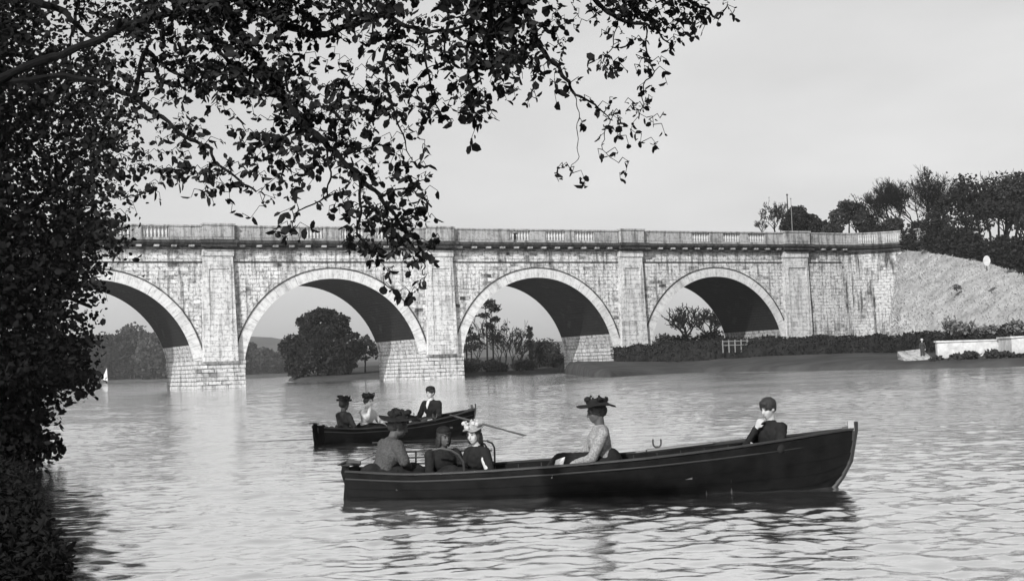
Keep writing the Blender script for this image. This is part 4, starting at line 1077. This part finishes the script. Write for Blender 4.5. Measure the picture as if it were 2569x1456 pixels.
# near boat
st_w = Vector((P(880, 1170, 16.6).x, 16.6, 0)); bw_w = Vector((P(2140, 1080, 15.85).x, 15.85, 0))
dv = bw_w-st_w; NB_L = dv.length; NB_Y = math.atan2(dv.y, dv.x)
nb, nsheer, nbr = boat('rowing_boat', 'long black wooden rowing boat with a high bow at right, nearest the viewer', st_w, NB_Y, NB_L, 1.25,
    [(0, .345), (.12, .30), (.25, .315), (.45, .365), (.6, .415), (.75, .49), (.88, .57), (1, .655)],
    [(0, .42), (.06, .60), (.15, .80), (.3, .97), (.45, 1.0), (.6, .95), (.72, .80), (.82, .60), (.91, .34), (.97, .13), (1, .03)], .74,
    [(.75, .16), (1.55, .17), (3.0, .26), (3.9, .21), (4.95, .26)])
def nbl(px, py, yl=0.0):           # boat-local point from a pixel, for a given local y
    # solve depth along the boat's vertical plane y_local = yl
    n = Vector((-math.sin(NB_Y), math.cos(NB_Y), 0)); d = ray(px, py)
    t = ((st_w-CP).dot(n)+yl)/d.dot(n); w_ = CP+d*t; q = w_-st_w
    return Vector((q.x*math.cos(NB_Y)+q.y*math.sin(NB_Y), yl, w_.z))
for px, s in ((1648, 1),):
    q = nbl(px, 1130, .5*s); t = q.x/NB_L; rowlock(nb, q.x, s*nbr(t)*1.25/2, nsheer(t)+.03)
# stern seat rails of bent iron
def rail(root, pts, r_=.011, name='seat_rail', mat='iron'):
    mb = MB(); mb.tube(pts, r_, 6); return mb.build(name, M[mat], root)
yb_ = .42
r1 = nbl(955, 1112, yb_); 
def yfar(x): return nbr(x/NB_L)*.625-.03
for py, xa, xb in ((1106, 940, 1222), (1131, 940, 1232), (1146, 940, 1175), (1160, 1000, 1240)):
    A = nbl(xa, py+2, yb_); B_2 = nbl(xb, py-1, yb_); mb = MB(); n = 8
    mb.tube([(A.x+(B_2.x-A.x)*i/n, min(yfar(max(.05, A.x+(B_2.x-A.x)*i/n)), .5), A.z+(B_2.z-A.z)*i/n) for i in range(n+1)], .010, 6); mb.build('seat_rail', M['iron'], nb)
for pl in ([(1222, 1106), (1234, 1110), (1240, 1122), (1241, 1160)], [(1196, 1108), (1215, 1112), (1226, 1130), (1228, 1160)], [(1043, 1130), (1043, 1162)], [(962, 1110), (960, 1165)]):
    pts = [nbl(x, y, yb_+.02) for x, y in pl]; rail(nb, [(p.x, p.y, p.z) for p in pts], .012, 'rail_upright')
pts = [nbl(x, y, -.30) for x, y in ((1085, 1128), (1105, 1124), (1130, 1128), (1150, 1140), (1162, 1158), (1164, 1180))]; rail(nb, [tuple(p) for p in pts], .013, 'arm_hoop')
pts = [nbl(x, y, .1) for x, y in ((868, 1168), (900, 1156), (935, 1142), (960, 1135))]; rail(nb, [tuple(p) for p in pts], .006, 'steering_line', 'trim')
pts = [nbl(x, y, -.35) for x, y in ((885, 1160), (905, 1150), (925, 1140))]
# curved stern rail plate: raised lip at the very stern
mb = MB(); mb.tube([(-.12, 0, nsheer(0)+.07), (-.02, 0, nsheer(0)+.10), (.12, 0, nsheer(0)+.085)], [.02, .045, .03], 6); mb.build('stern_cap', M['trim'], nb)

# far boat
f0 = Vector((P(798, 1085, 29.2).x, 29.2, 0)); f1 = Vector((P(1188, 1040, 31.0).x, 31.2, 0)); dv = f1-f0; FB_L = dv.length; FB_Y = math.atan2(dv.y, dv.x)
fb, fsheer, fbr = boat('rowing_boat', 'smaller dark rowing boat farther out, partly hidden behind the stern of the long boat', f0, FB_Y, FB_L, 1.2,
    [(0, .36), (.15, .29), (.4, .30), (.6, .36), (.8, .44), (1, .55)],
    [(0, .50), (.1, .72), (.25, .92), (.45, 1.0), (.65, .9), (.8, .62), (.92, .28), (1, .04)], .68, [(.7, .16), (2.1, .18), (2.9, .22)])
def fbl(px, py, yl=0.0):
    n = Vector((-math.sin(FB_Y), math.cos(FB_Y), 0)); d = ray(px, py)
    t = ((f0-CP).dot(n)+yl)/d.dot(n); w_ = CP+d*t; q = w_-f0
    return Vector((q.x*math.cos(FB_Y)+q.y*math.sin(FB_Y), yl, w_.z))
pts = [fbl(x, y, 0) for x, y in ((800, 1084), (795, 1078), (800, 1073), (812, 1074), (822, 1082))]; rail(fb, [tuple(p) for p in pts], .022, 'tiller')
pts = [fbl(x, y, -.1) for x, y in ((1165, 1032), (1178, 1028), (1183, 1022), (1183, 1014))]; rail(fb, [tuple(p) for p in pts], .025, 'bow_hook')
for s in (-1, 1): rowlock(fb, 2.5, s*fbr(2.5/FB_L)*.6, fsheer(2.5/FB_L)+.03)
mb = MB()
for j in range(7): mb.ball((.18+.05*j, random.uniform(-.15, .15), .33+random.uniform(0, .05)), .04, 6, 4)
mb.build('cushion', M['char'], fb)

# ================================================================== PEOPLE
def capsule(mb, a, ra, b, rb, seg=10):
    a = Vector(a); b = Vector(b); d = b-a; L = d.length
    if L < 1e-5: mb.ball(a, ra, seg, 6); return
    u = d/L; k = 3
    pts = [a-u*ra*math.cos(math.pi/2*i/k) for i in range(0, k)]; rs = [max(ra*math.sin(math.pi/2*i/k), ra*.06) for i in range(0, k)]
    pts += [a, b]; rs += [ra, rb]
    pts += [b+u*rb*math.sin(math.pi/2*i/k) for i in range(1, k+1)]; rs += [max(rb*math.cos(math.pi/2*i/k), rb*.06) for i in range(1, k+1)]
    mb.tube(pts, rs, seg)
def ellip(mb, c, r, rot=None, seg=14, rings=10):
    o = len(mb.v); mb.ball((0, 0, 0), 1.0, seg, rings)
    rot = rot or Matrix.Identity(3)
    for i in range(o, len(mb.v)):
        v = Vector(mb.v[i]); v = rot @ Vector((v.x*r[0], v.y*r[1], v.z*r[2])); mb.v[i] = tuple(v+Vector(c))
def remesh(o, vox, smooth_it=2, tex=None):
    md = o.modifiers.new('remesh', 'REMESH'); md.mode = 'VOXEL'; md.voxel_size = vox; md.use_smooth_shade = True
    if smooth_it: s = o.modifiers.new('smooth', 'SMOOTH'); s.factor = .5; s.iterations = smooth_it
    return o
def hand(mb, wrist, dirv, palm_n, curl=.5, s=1.0, side=1):
    """palm, four unequal bent fingers and a thumb leaving the side of the palm"""
    w_ = Vector(wrist); d = Vector(dirv).normalized(); n = Vector(palm_n); n = (n-d*n.dot(d)).normalized(); a = d.cross(n)*side
    for k in range(4):
        capsule(mb, w_+a*s*(-.018+.012*k), .012*s, w_+d*.078*s+a*s*(-.030+.020*k), .0105*s, 6)
    for k, l in enumerate((.060, .072, .068, .052)):
        b = w_+d*.082*s+a*s*(-.033+.022*k); q = b
        for j, f_ in enumerate((.45, .32, .23)):
            ang = curl*(.6+.75*j); dd = (d*math.cos(ang)+n*math.sin(ang)).normalized(); q2 = q+dd*(l*f_*s*1.15); capsule(mb, q, (.0088-.0008*j)*s, q2, (.0082-.0008*j)*s, 6); q = q2
    b = w_+d*.028*s-a*.022*s; m1 = b+(d*.6-a*.75+n*.25).normalized()*.036*s; m2 = m1+(d*.85-a*.2+n*.45).normalized()*.030*s
    capsule(mb, b, .013*s, m1, .010*s, 6); capsule(mb, m1, .010*s, m2, .008*s, 6)
def person(parent_tf, label, hip, face, sc_=1.0, lean=0.0, head=(0, 0, 0), armR=None, armL=None, top='char', skirt='black', legs=None, hat=None, hair='short',
           vox=.009, skin='skin', sleeves=1.0, shw=.165, neckwear=None, group=None, puff=1.0, skirt_r=.2, turn=0.0, hipz=.12):
    """hip: world position of the pelvis; face: heading of the body (radians, 0 = +X); x forward, y left, z up in the local frame"""
    t = empty('person', hip, face, label, 'person', group or 'people in the two rowing boats', 1.0)
    s = sc_
    def V3(x, y, z): return Vector((x, y, z))*s
    ln = Matrix.Rotation(lean, 3, 'Y')            # positive lean = forward
    def T(x, y, z):                               # torso points lean about the pelvis
        return ln @ V3(x, y, z)
    neck = T(0, 0, .50); hc0 = neck + (ln @ V3(.03, 0, .145))*1.0
    hy, hp_, hr = head
    RH = Matrix.Rotation(hy, 3, 'Z') @ Matrix.Rotation(hp_, 3, 'Y') @ Matrix.Rotation(hr, 3, 'X')
    def Hd(x, y, z): return hc0 + RH @ (V3(x, y, z))
    body = MB()
    # head: skull, jaw, nose, brow, chin, cheeks, ears, neck
    ellip(body, Hd(-.012, 0, .028), (.093*s, .074*s, .088*s), RH)
    ellip(body, Hd(.018, 0, -.028), (.066*s, .060*s, .082*s), RH)
    ellip(body, Hd(.050, 0, -.082), (.026*s, .026*s, .022*s), RH, 8, 6)
    capsule(body, Hd(.078, 0, .018), .010*s, Hd(.098, 0, -.022), .014*s, 8)
    ellip(body, Hd(.070, 0, .036), (.016*s, .046*s, .012*s), RH, 8, 6)
    ellip(body, Hd(.076, 0, -.052), (.012*s, .024*s, .007*s), RH, 8, 6); ellip(body, Hd(.073, 0, -.064), (.012*s, .021*s, .008*s), RH, 8, 6)
    for e in (-1, 1):
        ellip(body, Hd(.052, e*.036, -.025), (.022*s, .022*s, .026*s), RH, 8, 6)
        ellip(body, Hd(-.01, e*.076, -.004), (.020*s, .009*s, .030*s), RH, 8, 6)
    capsule(body, hc0+RH@V3(-.02, 0, -.05), .052*s, neck+ln@V3(0, 0, -.03), .058*s)
    # trunk under the clothes, joined to neck and arms so that the body is one surface
    capsule(body, T(0, 0, .44), .085*s, T(0, 0, .10), .10*s, 12)
    for sd_, arm in ((-1, armR), (1, armL)):
        sh = T(0, sd_*shw, .43); el, wr = Vector(arm[0])*s, Vector(arm[1])*s
        capsule(body, T(0, sd_*.06, .42), .06*s, sh, .045*s); capsule(body, sh, .045*s, el, .036*s); capsule(body, el, .036*s, wr, .024*s)
        hd_ = Vector(arm[2]) if len(arm) > 2 else (wr-el); pn = Vector(arm[3]) if len(arm) > 3 else Vector((0, 0, -1)); cu_ = arm[4] if len(arm) > 4 else .5
        hand(body, wr, hd_, pn, cu_, s, 1 if sd_ < 0 else -1)
    lg = legs or [((.40, -.10, .06), (.50, -.10, -.20)), ((.40, .10, .06), (.50, .10, -.20))]
    for i, (kn, ft) in enumerate(lg):
        e = -1 if i == 0 else 1; hp0 = V3(0, e*.09, .06); kn = Vector(kn)*s; ft = Vector(ft)*s
        capsule(body, hp0, .08*s, kn, .055*s); capsule(body, kn, .052*s, ft, .036*s); capsule(body, ft, .036*s, ft+V3(.14, 0, -.02), .028*s, 8)
    bo = remesh(body.build('body', M[skin], t, uv=False), vox, 1)
    # eyes, brows, mouth
    ey = MB()
    for e in (-1, 1): ellip(ey, Hd(.079, e*.030, .016), (.007*s, .013*s, .007*s), RH, 8, 6); 
    ey.build('eyes', M['eye'], t, uv=False)
    bwz = MB()
    for e in (-1, 1): capsule(bwz, Hd(.087, e*.014, .036), .0045*s, Hd(.076, e*.048, .038), .0035*s, 6)
    bwz.build('eyebrows', M['hair'], t, uv=False)
    mo = MB(); ellip(mo, Hd(.085, 0, -.058), (.006*s, .020*s, .004*s), RH, 8, 6); mo.build('mouth', M['lip'], t, uv=False)
    # jacket or blouse
    g = MB()
    capsule(g, T(0, 0, .43), .10*s, T(0, 0, .12), .118*s*puff, 14); ellip(g, T(.02, 0, .33), (.125*s*puff, .165*s*puff, .15*s), ln); ellip(g, T(-.01, 0, .15), (.115*s, .15*s*puff, .13*s), ln)
    capsule(g, T(-.01, 0, .46), .075*s, T(0, 0, .49), .060*s)
    for sd_, arm in ((-1, armR), (1, armL)):
        sh = T(0, sd_*shw, .43); el, wr = Vector(arm[0])*s, Vector(arm[1])*s; we = el.lerp(wr, .93*sleeves)
        capsule(g, T(0, sd_*.05, .43), .075*s, sh, .063*s); capsule(g, sh, .064*s*puff, el, .053*s*puff); capsule(g, el, .052*s, we, .036*s)
    go = remesh(g.build('blouse' if skirt == 'skirt' or hat else 'jacket', M[top], t, uv=False), vox*1.1, 2)
    # fold detail as real relief
    dt = bpy.data.textures.get('cloth_folds') or bpy.data.textures.new('cloth_folds', 'CLOUDS'); dt.noise_scale = .055
    dm = go.modifiers.new('folds', 'DISPLACE'); dm.texture = dt; dm.strength = .016; dm.mid_level = .5
    # skirt or trousers
    k = MB()
    for i, (kn, ft) in enumerate(lg):
        e = -1 if i == 0 else 1; hp0 = V3(0, e*.08, .08); kn = Vector(kn)*s; ft = Vector(ft)*s
        capsule(k, hp0, .115*s, kn, .078*s*(1.25 if skirt_r > .15 else 1)); capsule(k, kn, .078*s, kn.lerp(ft, .92), (.06 if skirt_r <= .15 else .12)*s)
    if skirt_r > .15:
        ka = (Vector(lg[0][0])+Vector(lg[1][0]))*.5*s; fa = (Vector(lg[0][1])+Vector(lg[1][1]))*.5*s
        ellip(k, V3(.05, 0, .06), (.19*s, skirt_r*s, hipz*s)); ellip(k, V3(-.06, 0, .10), (.16*s, skirt_r*.8*s, hipz*1.1*s)); capsule(k, V3(.05, 0, .06), skirt_r*.75*s, ka, skirt_r*.62*s); capsule(k, ka, skirt_r*.6*s, fa, skirt_r*.8*s)
    ellip(k, V3(0, 0, .07), (.15*s, .17*s, .12*s))
    ko = remesh(k.build('skirt' if skirt_r > .15 else 'trousers', M[skirt], t, uv=False), vox*1.3, 2)
    dm = ko.modifiers.new('folds', 'DISPLACE'); dm.texture = dt; dm.strength = .02; dm.mid_level = .5
    # hair
    if hair:
        h = MB()
        ellip(h, Hd(-.022, 0, .048), ((.108 if hair == 'short' else .098)*s, (.094 if hair == 'short' else .086)*s, (.092 if hair == 'short' else .084)*s), RH)
        if hair == 'short':
            ellip(h, Hd(-.05, 0, .005), (.062*s, .080*s, .065*s), RH); ellip(h, Hd(.045, 0, .092), (.045*s, .060*s, .028*s), RH); ellip(h, Hd(.07, .02, .078), (.022*s, .035*s, .022*s), RH)
        if hair == 'up':
            ellip(h, Hd(-.055, 0, .01), (.075*s, .085*s, .075*s), RH); ellip(h, Hd(-.07, 0, .07), (.06*s, .06*s, .05*s), RH)
            for e in (-1, 1): ellip(h, Hd(.0, e*.070, .03), (.06*s, .028*s, .05*s), RH)
        if hair == 'long':
            ellip(h, Hd(-.06, 0, -.05), (.055*s, .085*s, .14*s), RH); ellip(h, Hd(-.075, 0, -.14), (.045*s, .075*s, .10*s), RH)
            for e in (-1, 1): ellip(h, Hd(-.01, e*.074, -.03), (.05*s, .022*s, .09*s), RH)
        ho = remesh(h.build('hair', M['hair'], t, uv=False), vox*.9, 1)
        d2 = bpy.data.textures.get('hair_tufts') or bpy.data.textures.new('hair_tufts', 'CLOUDS'); d2.noise_scale = .018
        dm = ho.modifiers.new('tufts', 'DISPLACE'); dm.texture = d2; dm.strength = .016; dm.mid_level = .45
    if neckwear:
        nw = MB(); capsule(nw, T(.03, 0, .50), .050*s, T(.03, 0, .53), .048*s)
        if neckwear == 'collar': 
            for e in (-1, 1): capsule(nw, T(.07, e*.03, .50), .016*s, T(.125, e*.012, .40), .014*s)
        if neckwear == 'shirt':
            nw.add([tuple(T(.10, -.035, .50)), tuple(T(.10, .035, .50)), tuple(T(.150, .028, .40)), tuple(T(.158, 0, .33)), tuple(T(.150, -.028, .40)), tuple(T(.06, -.03, .50)), tuple(T(.06, .03, .50)), tuple(T(.10, 0, .33))], [(0,1,2,3,4), (5,7,6), (0,5,6,1), (0,4,7,5), (1,6,7,2), (3,2,7), (4,3,7)])
        nw.build('collar', M['linen'], t, uv=False)
    # hats
    if hat:
        kind, hm, r_, tilt = hat[:4]
        off = hat[4] if len(hat) > 4 else (0, 0, 0)
        hb = MB()
        RT = RH @ Matrix.Rotation(tilt, 3, 'Y')
        base = Hd(-.015+off[0], off[1], .075+off[2])
        def put(m0):
            for i in range(m0, len(hb.v)): v = RT @ Vector(hb.v[i]); hb.v[i] = tuple(v+base)
        if kind == 'cap':
            ellip(hb, (0, 0, .015*s), (.104*s, .092*s, .058*s)); ellip(hb, (0, 0, .0), (.096*s, .082*s, .045*s)); hb.add([(.06*s,-.06*s,0),(.125*s,-.045*s,-.008*s),(.135*s,0,-.008*s),(.125*s,.045*s,-.008*s),(.06*s,.06*s,0),(.06*s,-.06*s,.01*s),(.12*s,-.045*s,.004*s),(.13*s,0,.004*s),(.12*s,.045*s,.004*s),(.06*s,.06*s,.01*s)], [(4,3,2,1,0),(5,6,7,8,9),(0,1,6,5),(1,2,7,6),(2,3,8,7),(3,4,9,8)])
            put(0); hb.build('cap', M[hm], t, uv=False)
        else:
            ph = random.uniform(0, 6); wv_ = {'wide': .012, 'flower': .014, 'boater': .008, 'droop': .006}.get(kind, .02)
            def fn(x, y, z, a, r__):
                q = r__/(r_*s)
                if q > .5:
                    z += wv_*s*math.sin(3*a+ph)*q*q+.004*s*math.sin(5*a+ph)*q
                    if kind == 'droop': z -= .05*s*max(0, -math.cos(a))*q*q ; x *= 1.0-.12*max(0, -math.cos(a))
                return x, y, z
            cr = .098*s; chh = {'wide': .062, 'droop': .058, 'flower': .07, 'boater': .085}.get(kind, .07)*s
            hb.lathe([(.05*s, -.012*s), (cr, -.012*s), (r_*s*.75, -.016*s), (r_*s, -.008*s), (r_*s, .004*s), (r_*s*.72, .008*s), (cr*1.08, .010*s), (cr*1.02, chh*.7), (cr*.8, chh), (.02*s, chh*1.08)], (0,0,0), 28, 1.05, 1.0, fn)
            put(0); ht = hb.build('hat', M[hm], t, smooth=False, uv=False)
            fl = MB(); hb2 = hb; cnt = hat[5] if len(hat) > 5 else 9
            for j in range(cnt):
                a = 6.283*j/cnt+random.uniform(-.3, .3); rr_ = cr*random.uniform(.8, 1.2)
                fl.ball((rr_*math.cos(a), rr_*math.sin(a), random.uniform(.02, .075)*s), random.uniform(.022, .042)*s, 7, 5, (1, 1, .8))
                # petals roughen the outline
                for q in range(3):
                    b2 = a+random.uniform(-.25, .25); fl.ball((rr_*1.1*math.cos(b2), rr_*1.1*math.sin(b2), random.uniform(.02, .09)*s), .014*s, 5, 4)
            for i in range(len(fl.v)): fl.v[i] = tuple(RT @ Vector(fl.v[i])+base)
            if cnt: fl.build('hat_trimming', M[hat[6] if len(hat) > 6 else hm], ht, uv=False)
    return t
def nworld(lx, ly, lz): return Vector((st_w.x+lx*math.cos(NB_Y)-ly*math.sin(NB_Y), st_w.y+lx*math.sin(NB_Y)+ly*math.cos(NB_Y), lz))
def fworld(lx, ly, lz): return Vector((f0.x+lx*math.cos(FB_Y)-ly*math.sin(FB_Y), f0.y+lx*math.sin(FB_Y)+ly*math.cos(FB_Y), lz))
PI = math.pi
# woman amidships in a wide black hat, facing the stern
q = nbl(1512, 1150, -.05)
person(None, 'woman in a very wide black hat and patterned blouse, sitting amidships in the long boat', nworld(q.x, -.08, .25), PI+.12, 1.07, .04, (.05, .22, 0),
    armR=((.17, -.20, .17), (.42, -.14, .085), (.9, 0, -.45), (0, 0, -1), .7), armL=((.15, .20, .17), (.40, .16, .10), (.9, -.1, -.3), (0, 0, -1), .7),
    top='print', skirt='black', legs=[((.44, -.11, .10), (.62, -.10, -.16)), ((.44, .10, .10), (.60, .10, -.16))], hat=('droop', 'black', .215, -.10, (-.02, 0, .010), 4, 'black'), hair='up', skin='skin_shaded', puff=1.04, skirt_r=.22, hipz=.15)
# young man in the bow
q = nbl(1932, 1110, 0)
person(None, 'bareheaded young man in a dark jersey, arms folded, in the bow of the long boat', nworld(q.x+.02, -.02, .28), PI+.62, .98, .03, (.10, .26, .02),
    armR=((.24, -.20, .20), (.20, -.05, .43), (-.1, .5, .9), (-1, 0, 0), .9), armL=((.13, .24, .19), (.25, -.02, .22), (-.1, -1, .15), (-1, 0, 0), .4),
    top='black', skirt='black', legs=[((.28, -.28, .05), (.34, -.30, -.22)), ((.28, -.14, .05), (.34, -.18, -.22))], hair='short', neckwear=None, shw=.175, skirt_r=.1, puff=1.05)
# woman A at the stern, back to the viewer, bowed under a huge dark hat
q = nbl(972, 1180, -.25)
person(None, 'woman bent forward under a huge dark trimmed hat at the stern of the long boat', nworld(q.x-.15, -.08, .17), .55, 1.12, .36, (-.35, .30, .1),
    armR=((.20, -.22, .24), (.34, -.10, .12)), armL=((.22, .22, .24), (.36, .10, .12)),
    top='check', skirt='black', legs=[((.40, -.12, .10), (.46, -.14, -.15)), ((.40, .10, .10), (.46, .10, -.15))], hat=('flower', 'black', .215, -.22, (.0, 0, .02), 12, 'black'), hair='up', skin='skin_shaded', puff=1.12, skirt_r=.19)
# figure B between them, low, dark
q = nbl(1108, 1160, .1)
person(None, 'low huddled figure in a dark cloak between two women in the long boat', nworld(q.x, .08, .11), -1.1, .92, .12, (.1, .1, 0),
    armR=((.16, -.24, .22), (.30, -.16, .06)), armL=((.16, .24, .22), (.30, .14, .06)),
    top='black', skirt='black', legs=[((.30, -.16, .14), (.36, -.2, -.08)), ((.30, .16, .14), (.36, .2, -.08))], hat=('cap', 'black', .1, 0), hair='long', skin='skin_shaded', puff=1.15, skirt_r=.27, shw=.18)
# woman C in a pale flowered hat
q = nbl(1196, 1160, .05)
person(None, 'long-haired woman in a pale flowered straw hat, beside the huddled figure in the long boat', nworld(q.x+.05, .05, .12), PI+.75, .94, .12, (.25, .12, .05),
    armR=((.10, -.24, .24), (.20, -.12, .06)), armL=((.08, .26, .22), (.22, .14, .07)),
    top='black', skirt='black', legs=[((.34, -.13, .13), (.40, -.14, -.08)), ((.34, .12, .13), (.40, .12, -.08))], hat=('flower', 'straw', .135, .08, (0, 0, .01), 11, 'skin'), hair='long', puff=1.0, skirt_r=.2, sleeves=.75, shw=.15)
mb = MB()
# shawl of white linen over her right arm side belongs to her: sleeve puffs
c_ = bpy.data.objects.get('person.004')
if c_:
    for el, wr in (((.06, .15, .34), (.08, .25, .20)),):
        capsule(mb, Vector(el)*.94, .058, Vector(wr)*.94, .055)
    o = remesh(mb.build('sleeve', M['linen'], c_, uv=False), .012, 1)
# far boat people
q = fbl(866, 1060, 0)
person(None, 'woman seen from behind in a dark hat, leftmost in the smaller boat', fworld(q.x-.10, -.12, .14), .75, 1.04, .02, (0, .05, 0),
    armR=((.08, -.24, .20), (.26, -.16, .08)), armL=((.10, .24, .20), (.28, .14, .08)), top='char', skirt='black', hat=('flower', 'black', .155, .0, (0, 0, .02), 8, 'black'), hair='up', skin='skin_shaded', vox=.012, puff=1.08, skirt_r=.2)
q = fbl(926, 1060, .15)
person(None, 'woman in white blouse raising a hand to her face in the smaller boat', fworld(q.x-.08, .16, .17), -.55, 1.05, .10, (-.2, .15, 0),
    armR=((.20, -.20, .30), (.17, -.05, .52), (0, .3, 1), (0, 1, 0), .6), armL=((.20, .22, .22), (.40, .10, .16)), top='linen', skirt='black', hat=('flower', 'black', .12, -.1, (-.01, 0, .02), 9, 'hair'), hair='up', vox=.012, skirt_r=.22)
q = fbl(1080, 1060, 0)
person(None, 'man in a flat cap, dark jacket and white shirt rowing the smaller boat', fworld(q.x+.05, .0, .27), PI+.95, 1.08, .03, (.12, .02, 0),
    armR=((.10, -.26, .18), (.34, -.22, .12), (1, 0, 0), (0, 0, -1), 1.0), armL=((.10, .26, .18), (.32, .24, .12), (1, 0, 0), (0, 0, -1), 1.0), top='black', skirt='char', hat=('cap', 'black', .1, 0), hair='short', neckwear='shirt', vox=.012, shw=.185, skirt_r=.1, puff=1.06)
# oars
a = fbl(1128, 1040, -.35); b_ = fbl(1322, 1094, -.9)
pa = fworld(a.x, a.y, a.z); pb_ = G(1318, 1093, .0)
oar('oar', 'oar reaching out to the right from the smaller boat into the water', pa, Vector((pb_.x, pb_.y, .01)))
a = fbl(1055, 1042, .3); pa = fworld(a.x-.1, .30, a.z); oar('oar', 'oar held on the far side of the smaller boat', pa, fworld(a.x-1.1, 2.3, .03))
a = nbl(1450, 1158, -.45); b_ = nbl(1905, 1104, -.28)
oar('oar', 'oar laid along the near gunwale of the long boat', nworld(nbl(1595, 1140, .35).x, .30, nsheer(.55)+.04), nworld(nbl(1915, 1104, .1).x, .22, nsheer(.8)+.06))
hk = nbl(1408, 1156, -.42); t = empty('handkerchief', nworld(hk.x, -.60, hk.z), 0, 'small white cloth hanging over the gunwale from the hands of the woman amidships', 'cloth')
mb = MB(); 
for s_ in range(5):
    for q in range(4): mb.v.append((-.035*q+.02*s_*.8-.03*s_+.06, .012*math.sin(q*2.2+s_), -.05*s_+.06-.01*q))
for s_ in range(4):
    for q in range(3): k = s_*4+q; mb.f.append([k, k+1, k+5, k+4]); mb.uv.append(None)
co_ = mb.build('cloth', M['linen'], t, uv=False); sm_ = co_.modifiers.new('thick', 'SOLIDIFY'); sm_.thickness = .012
mb = MB(); ra = G(806, 1098, .05); pts = [Vector((ra.x, ra.y, .12))]+[Vector((G(x, y, .0).x, G(x, y, .0).y, .012)) for x, y in ((780, 1102), (740, 1103.5), (690, 1105), (640, 1107), (590, 1108))]
mb.tube(pts, [.008, .007, .006, .005, .003, .002], 5); tag(mb.build('rope', M['char'], uv=False), 'thin line trailing left over the water from the stern of the smaller boat', 'rope')
# small figure on the aqueduct and one on the right bank
pt = P(1291, 585, 172)
person(None, 'tiny dark figure of a walker leaning on the parapet above the third arch', Vector((pt.x, pt.y, HB-1.72+.55)), -1.4, 1.0, .1, (0, 0, 0),
    armR=((.25, -.2, .35), (.42, -.1, .42)), armL=((.2, .24, .3), (.42, .14, .42)), top='black', skirt='black', legs=[((.02, -.1, -.35), (.0, -.1, -.75)), ((.05, .1, -.35), (.05, .1, -.75))], hat=('boater', 'black', .13, 0, (0, 0, 0), 0), hair='short', vox=.02, skirt_r=.1, group='people on shore')
pt = P(2314, 893, 117); zg_ = gz(pt.x, pt.y)
person(None, 'tiny standing figure in dark clothes and pale hat beside the slipway', Vector((pt.x, pt.y, zg_+.85)), -1.8, 1.0, 0, (0, 0, 0),
    armR=((.05, -.24, .18), (.12, -.22, -.05)), armL=((.05, .24, .18), (.12, .22, -.05)), top='char', skirt='char', legs=[((.02, -.1, -.4), (0, -.1, -.8)), ((.02, .1, -.4), (0, .1, -.8))], hat=('boater', 'linen', .15, 0, (0, 0, 0), 0), hair='short', vox=.02, skirt_r=.1, group='people on shore')
# ================================================================== AIR
HAZE = 0.00013
if HAZE > 0:
    mb = MB(); mb.box(-2600, 2600, -60, 2600, -4.2, 95)
    hz_m, nt, b = newmat('haze_air'); nt.nodes.remove(b)
    pv = nt.nodes.new('ShaderNodeVolumePrincipled'); pv.inputs['Color'].default_value = (.92, .92, .92, 1); pv.inputs['Density'].default_value = HAZE; pv.inputs['Anisotropy'].default_value = .3
    nt.links.new(pv.outputs[0], nt.nodes['Material Output'].inputs['Volume'])
    tag(mb.build('haze', hz_m, uv=False), 'thin pale haze over the river', 'haze', kind='stuff')
sc.cycles.volume_bounces = 1
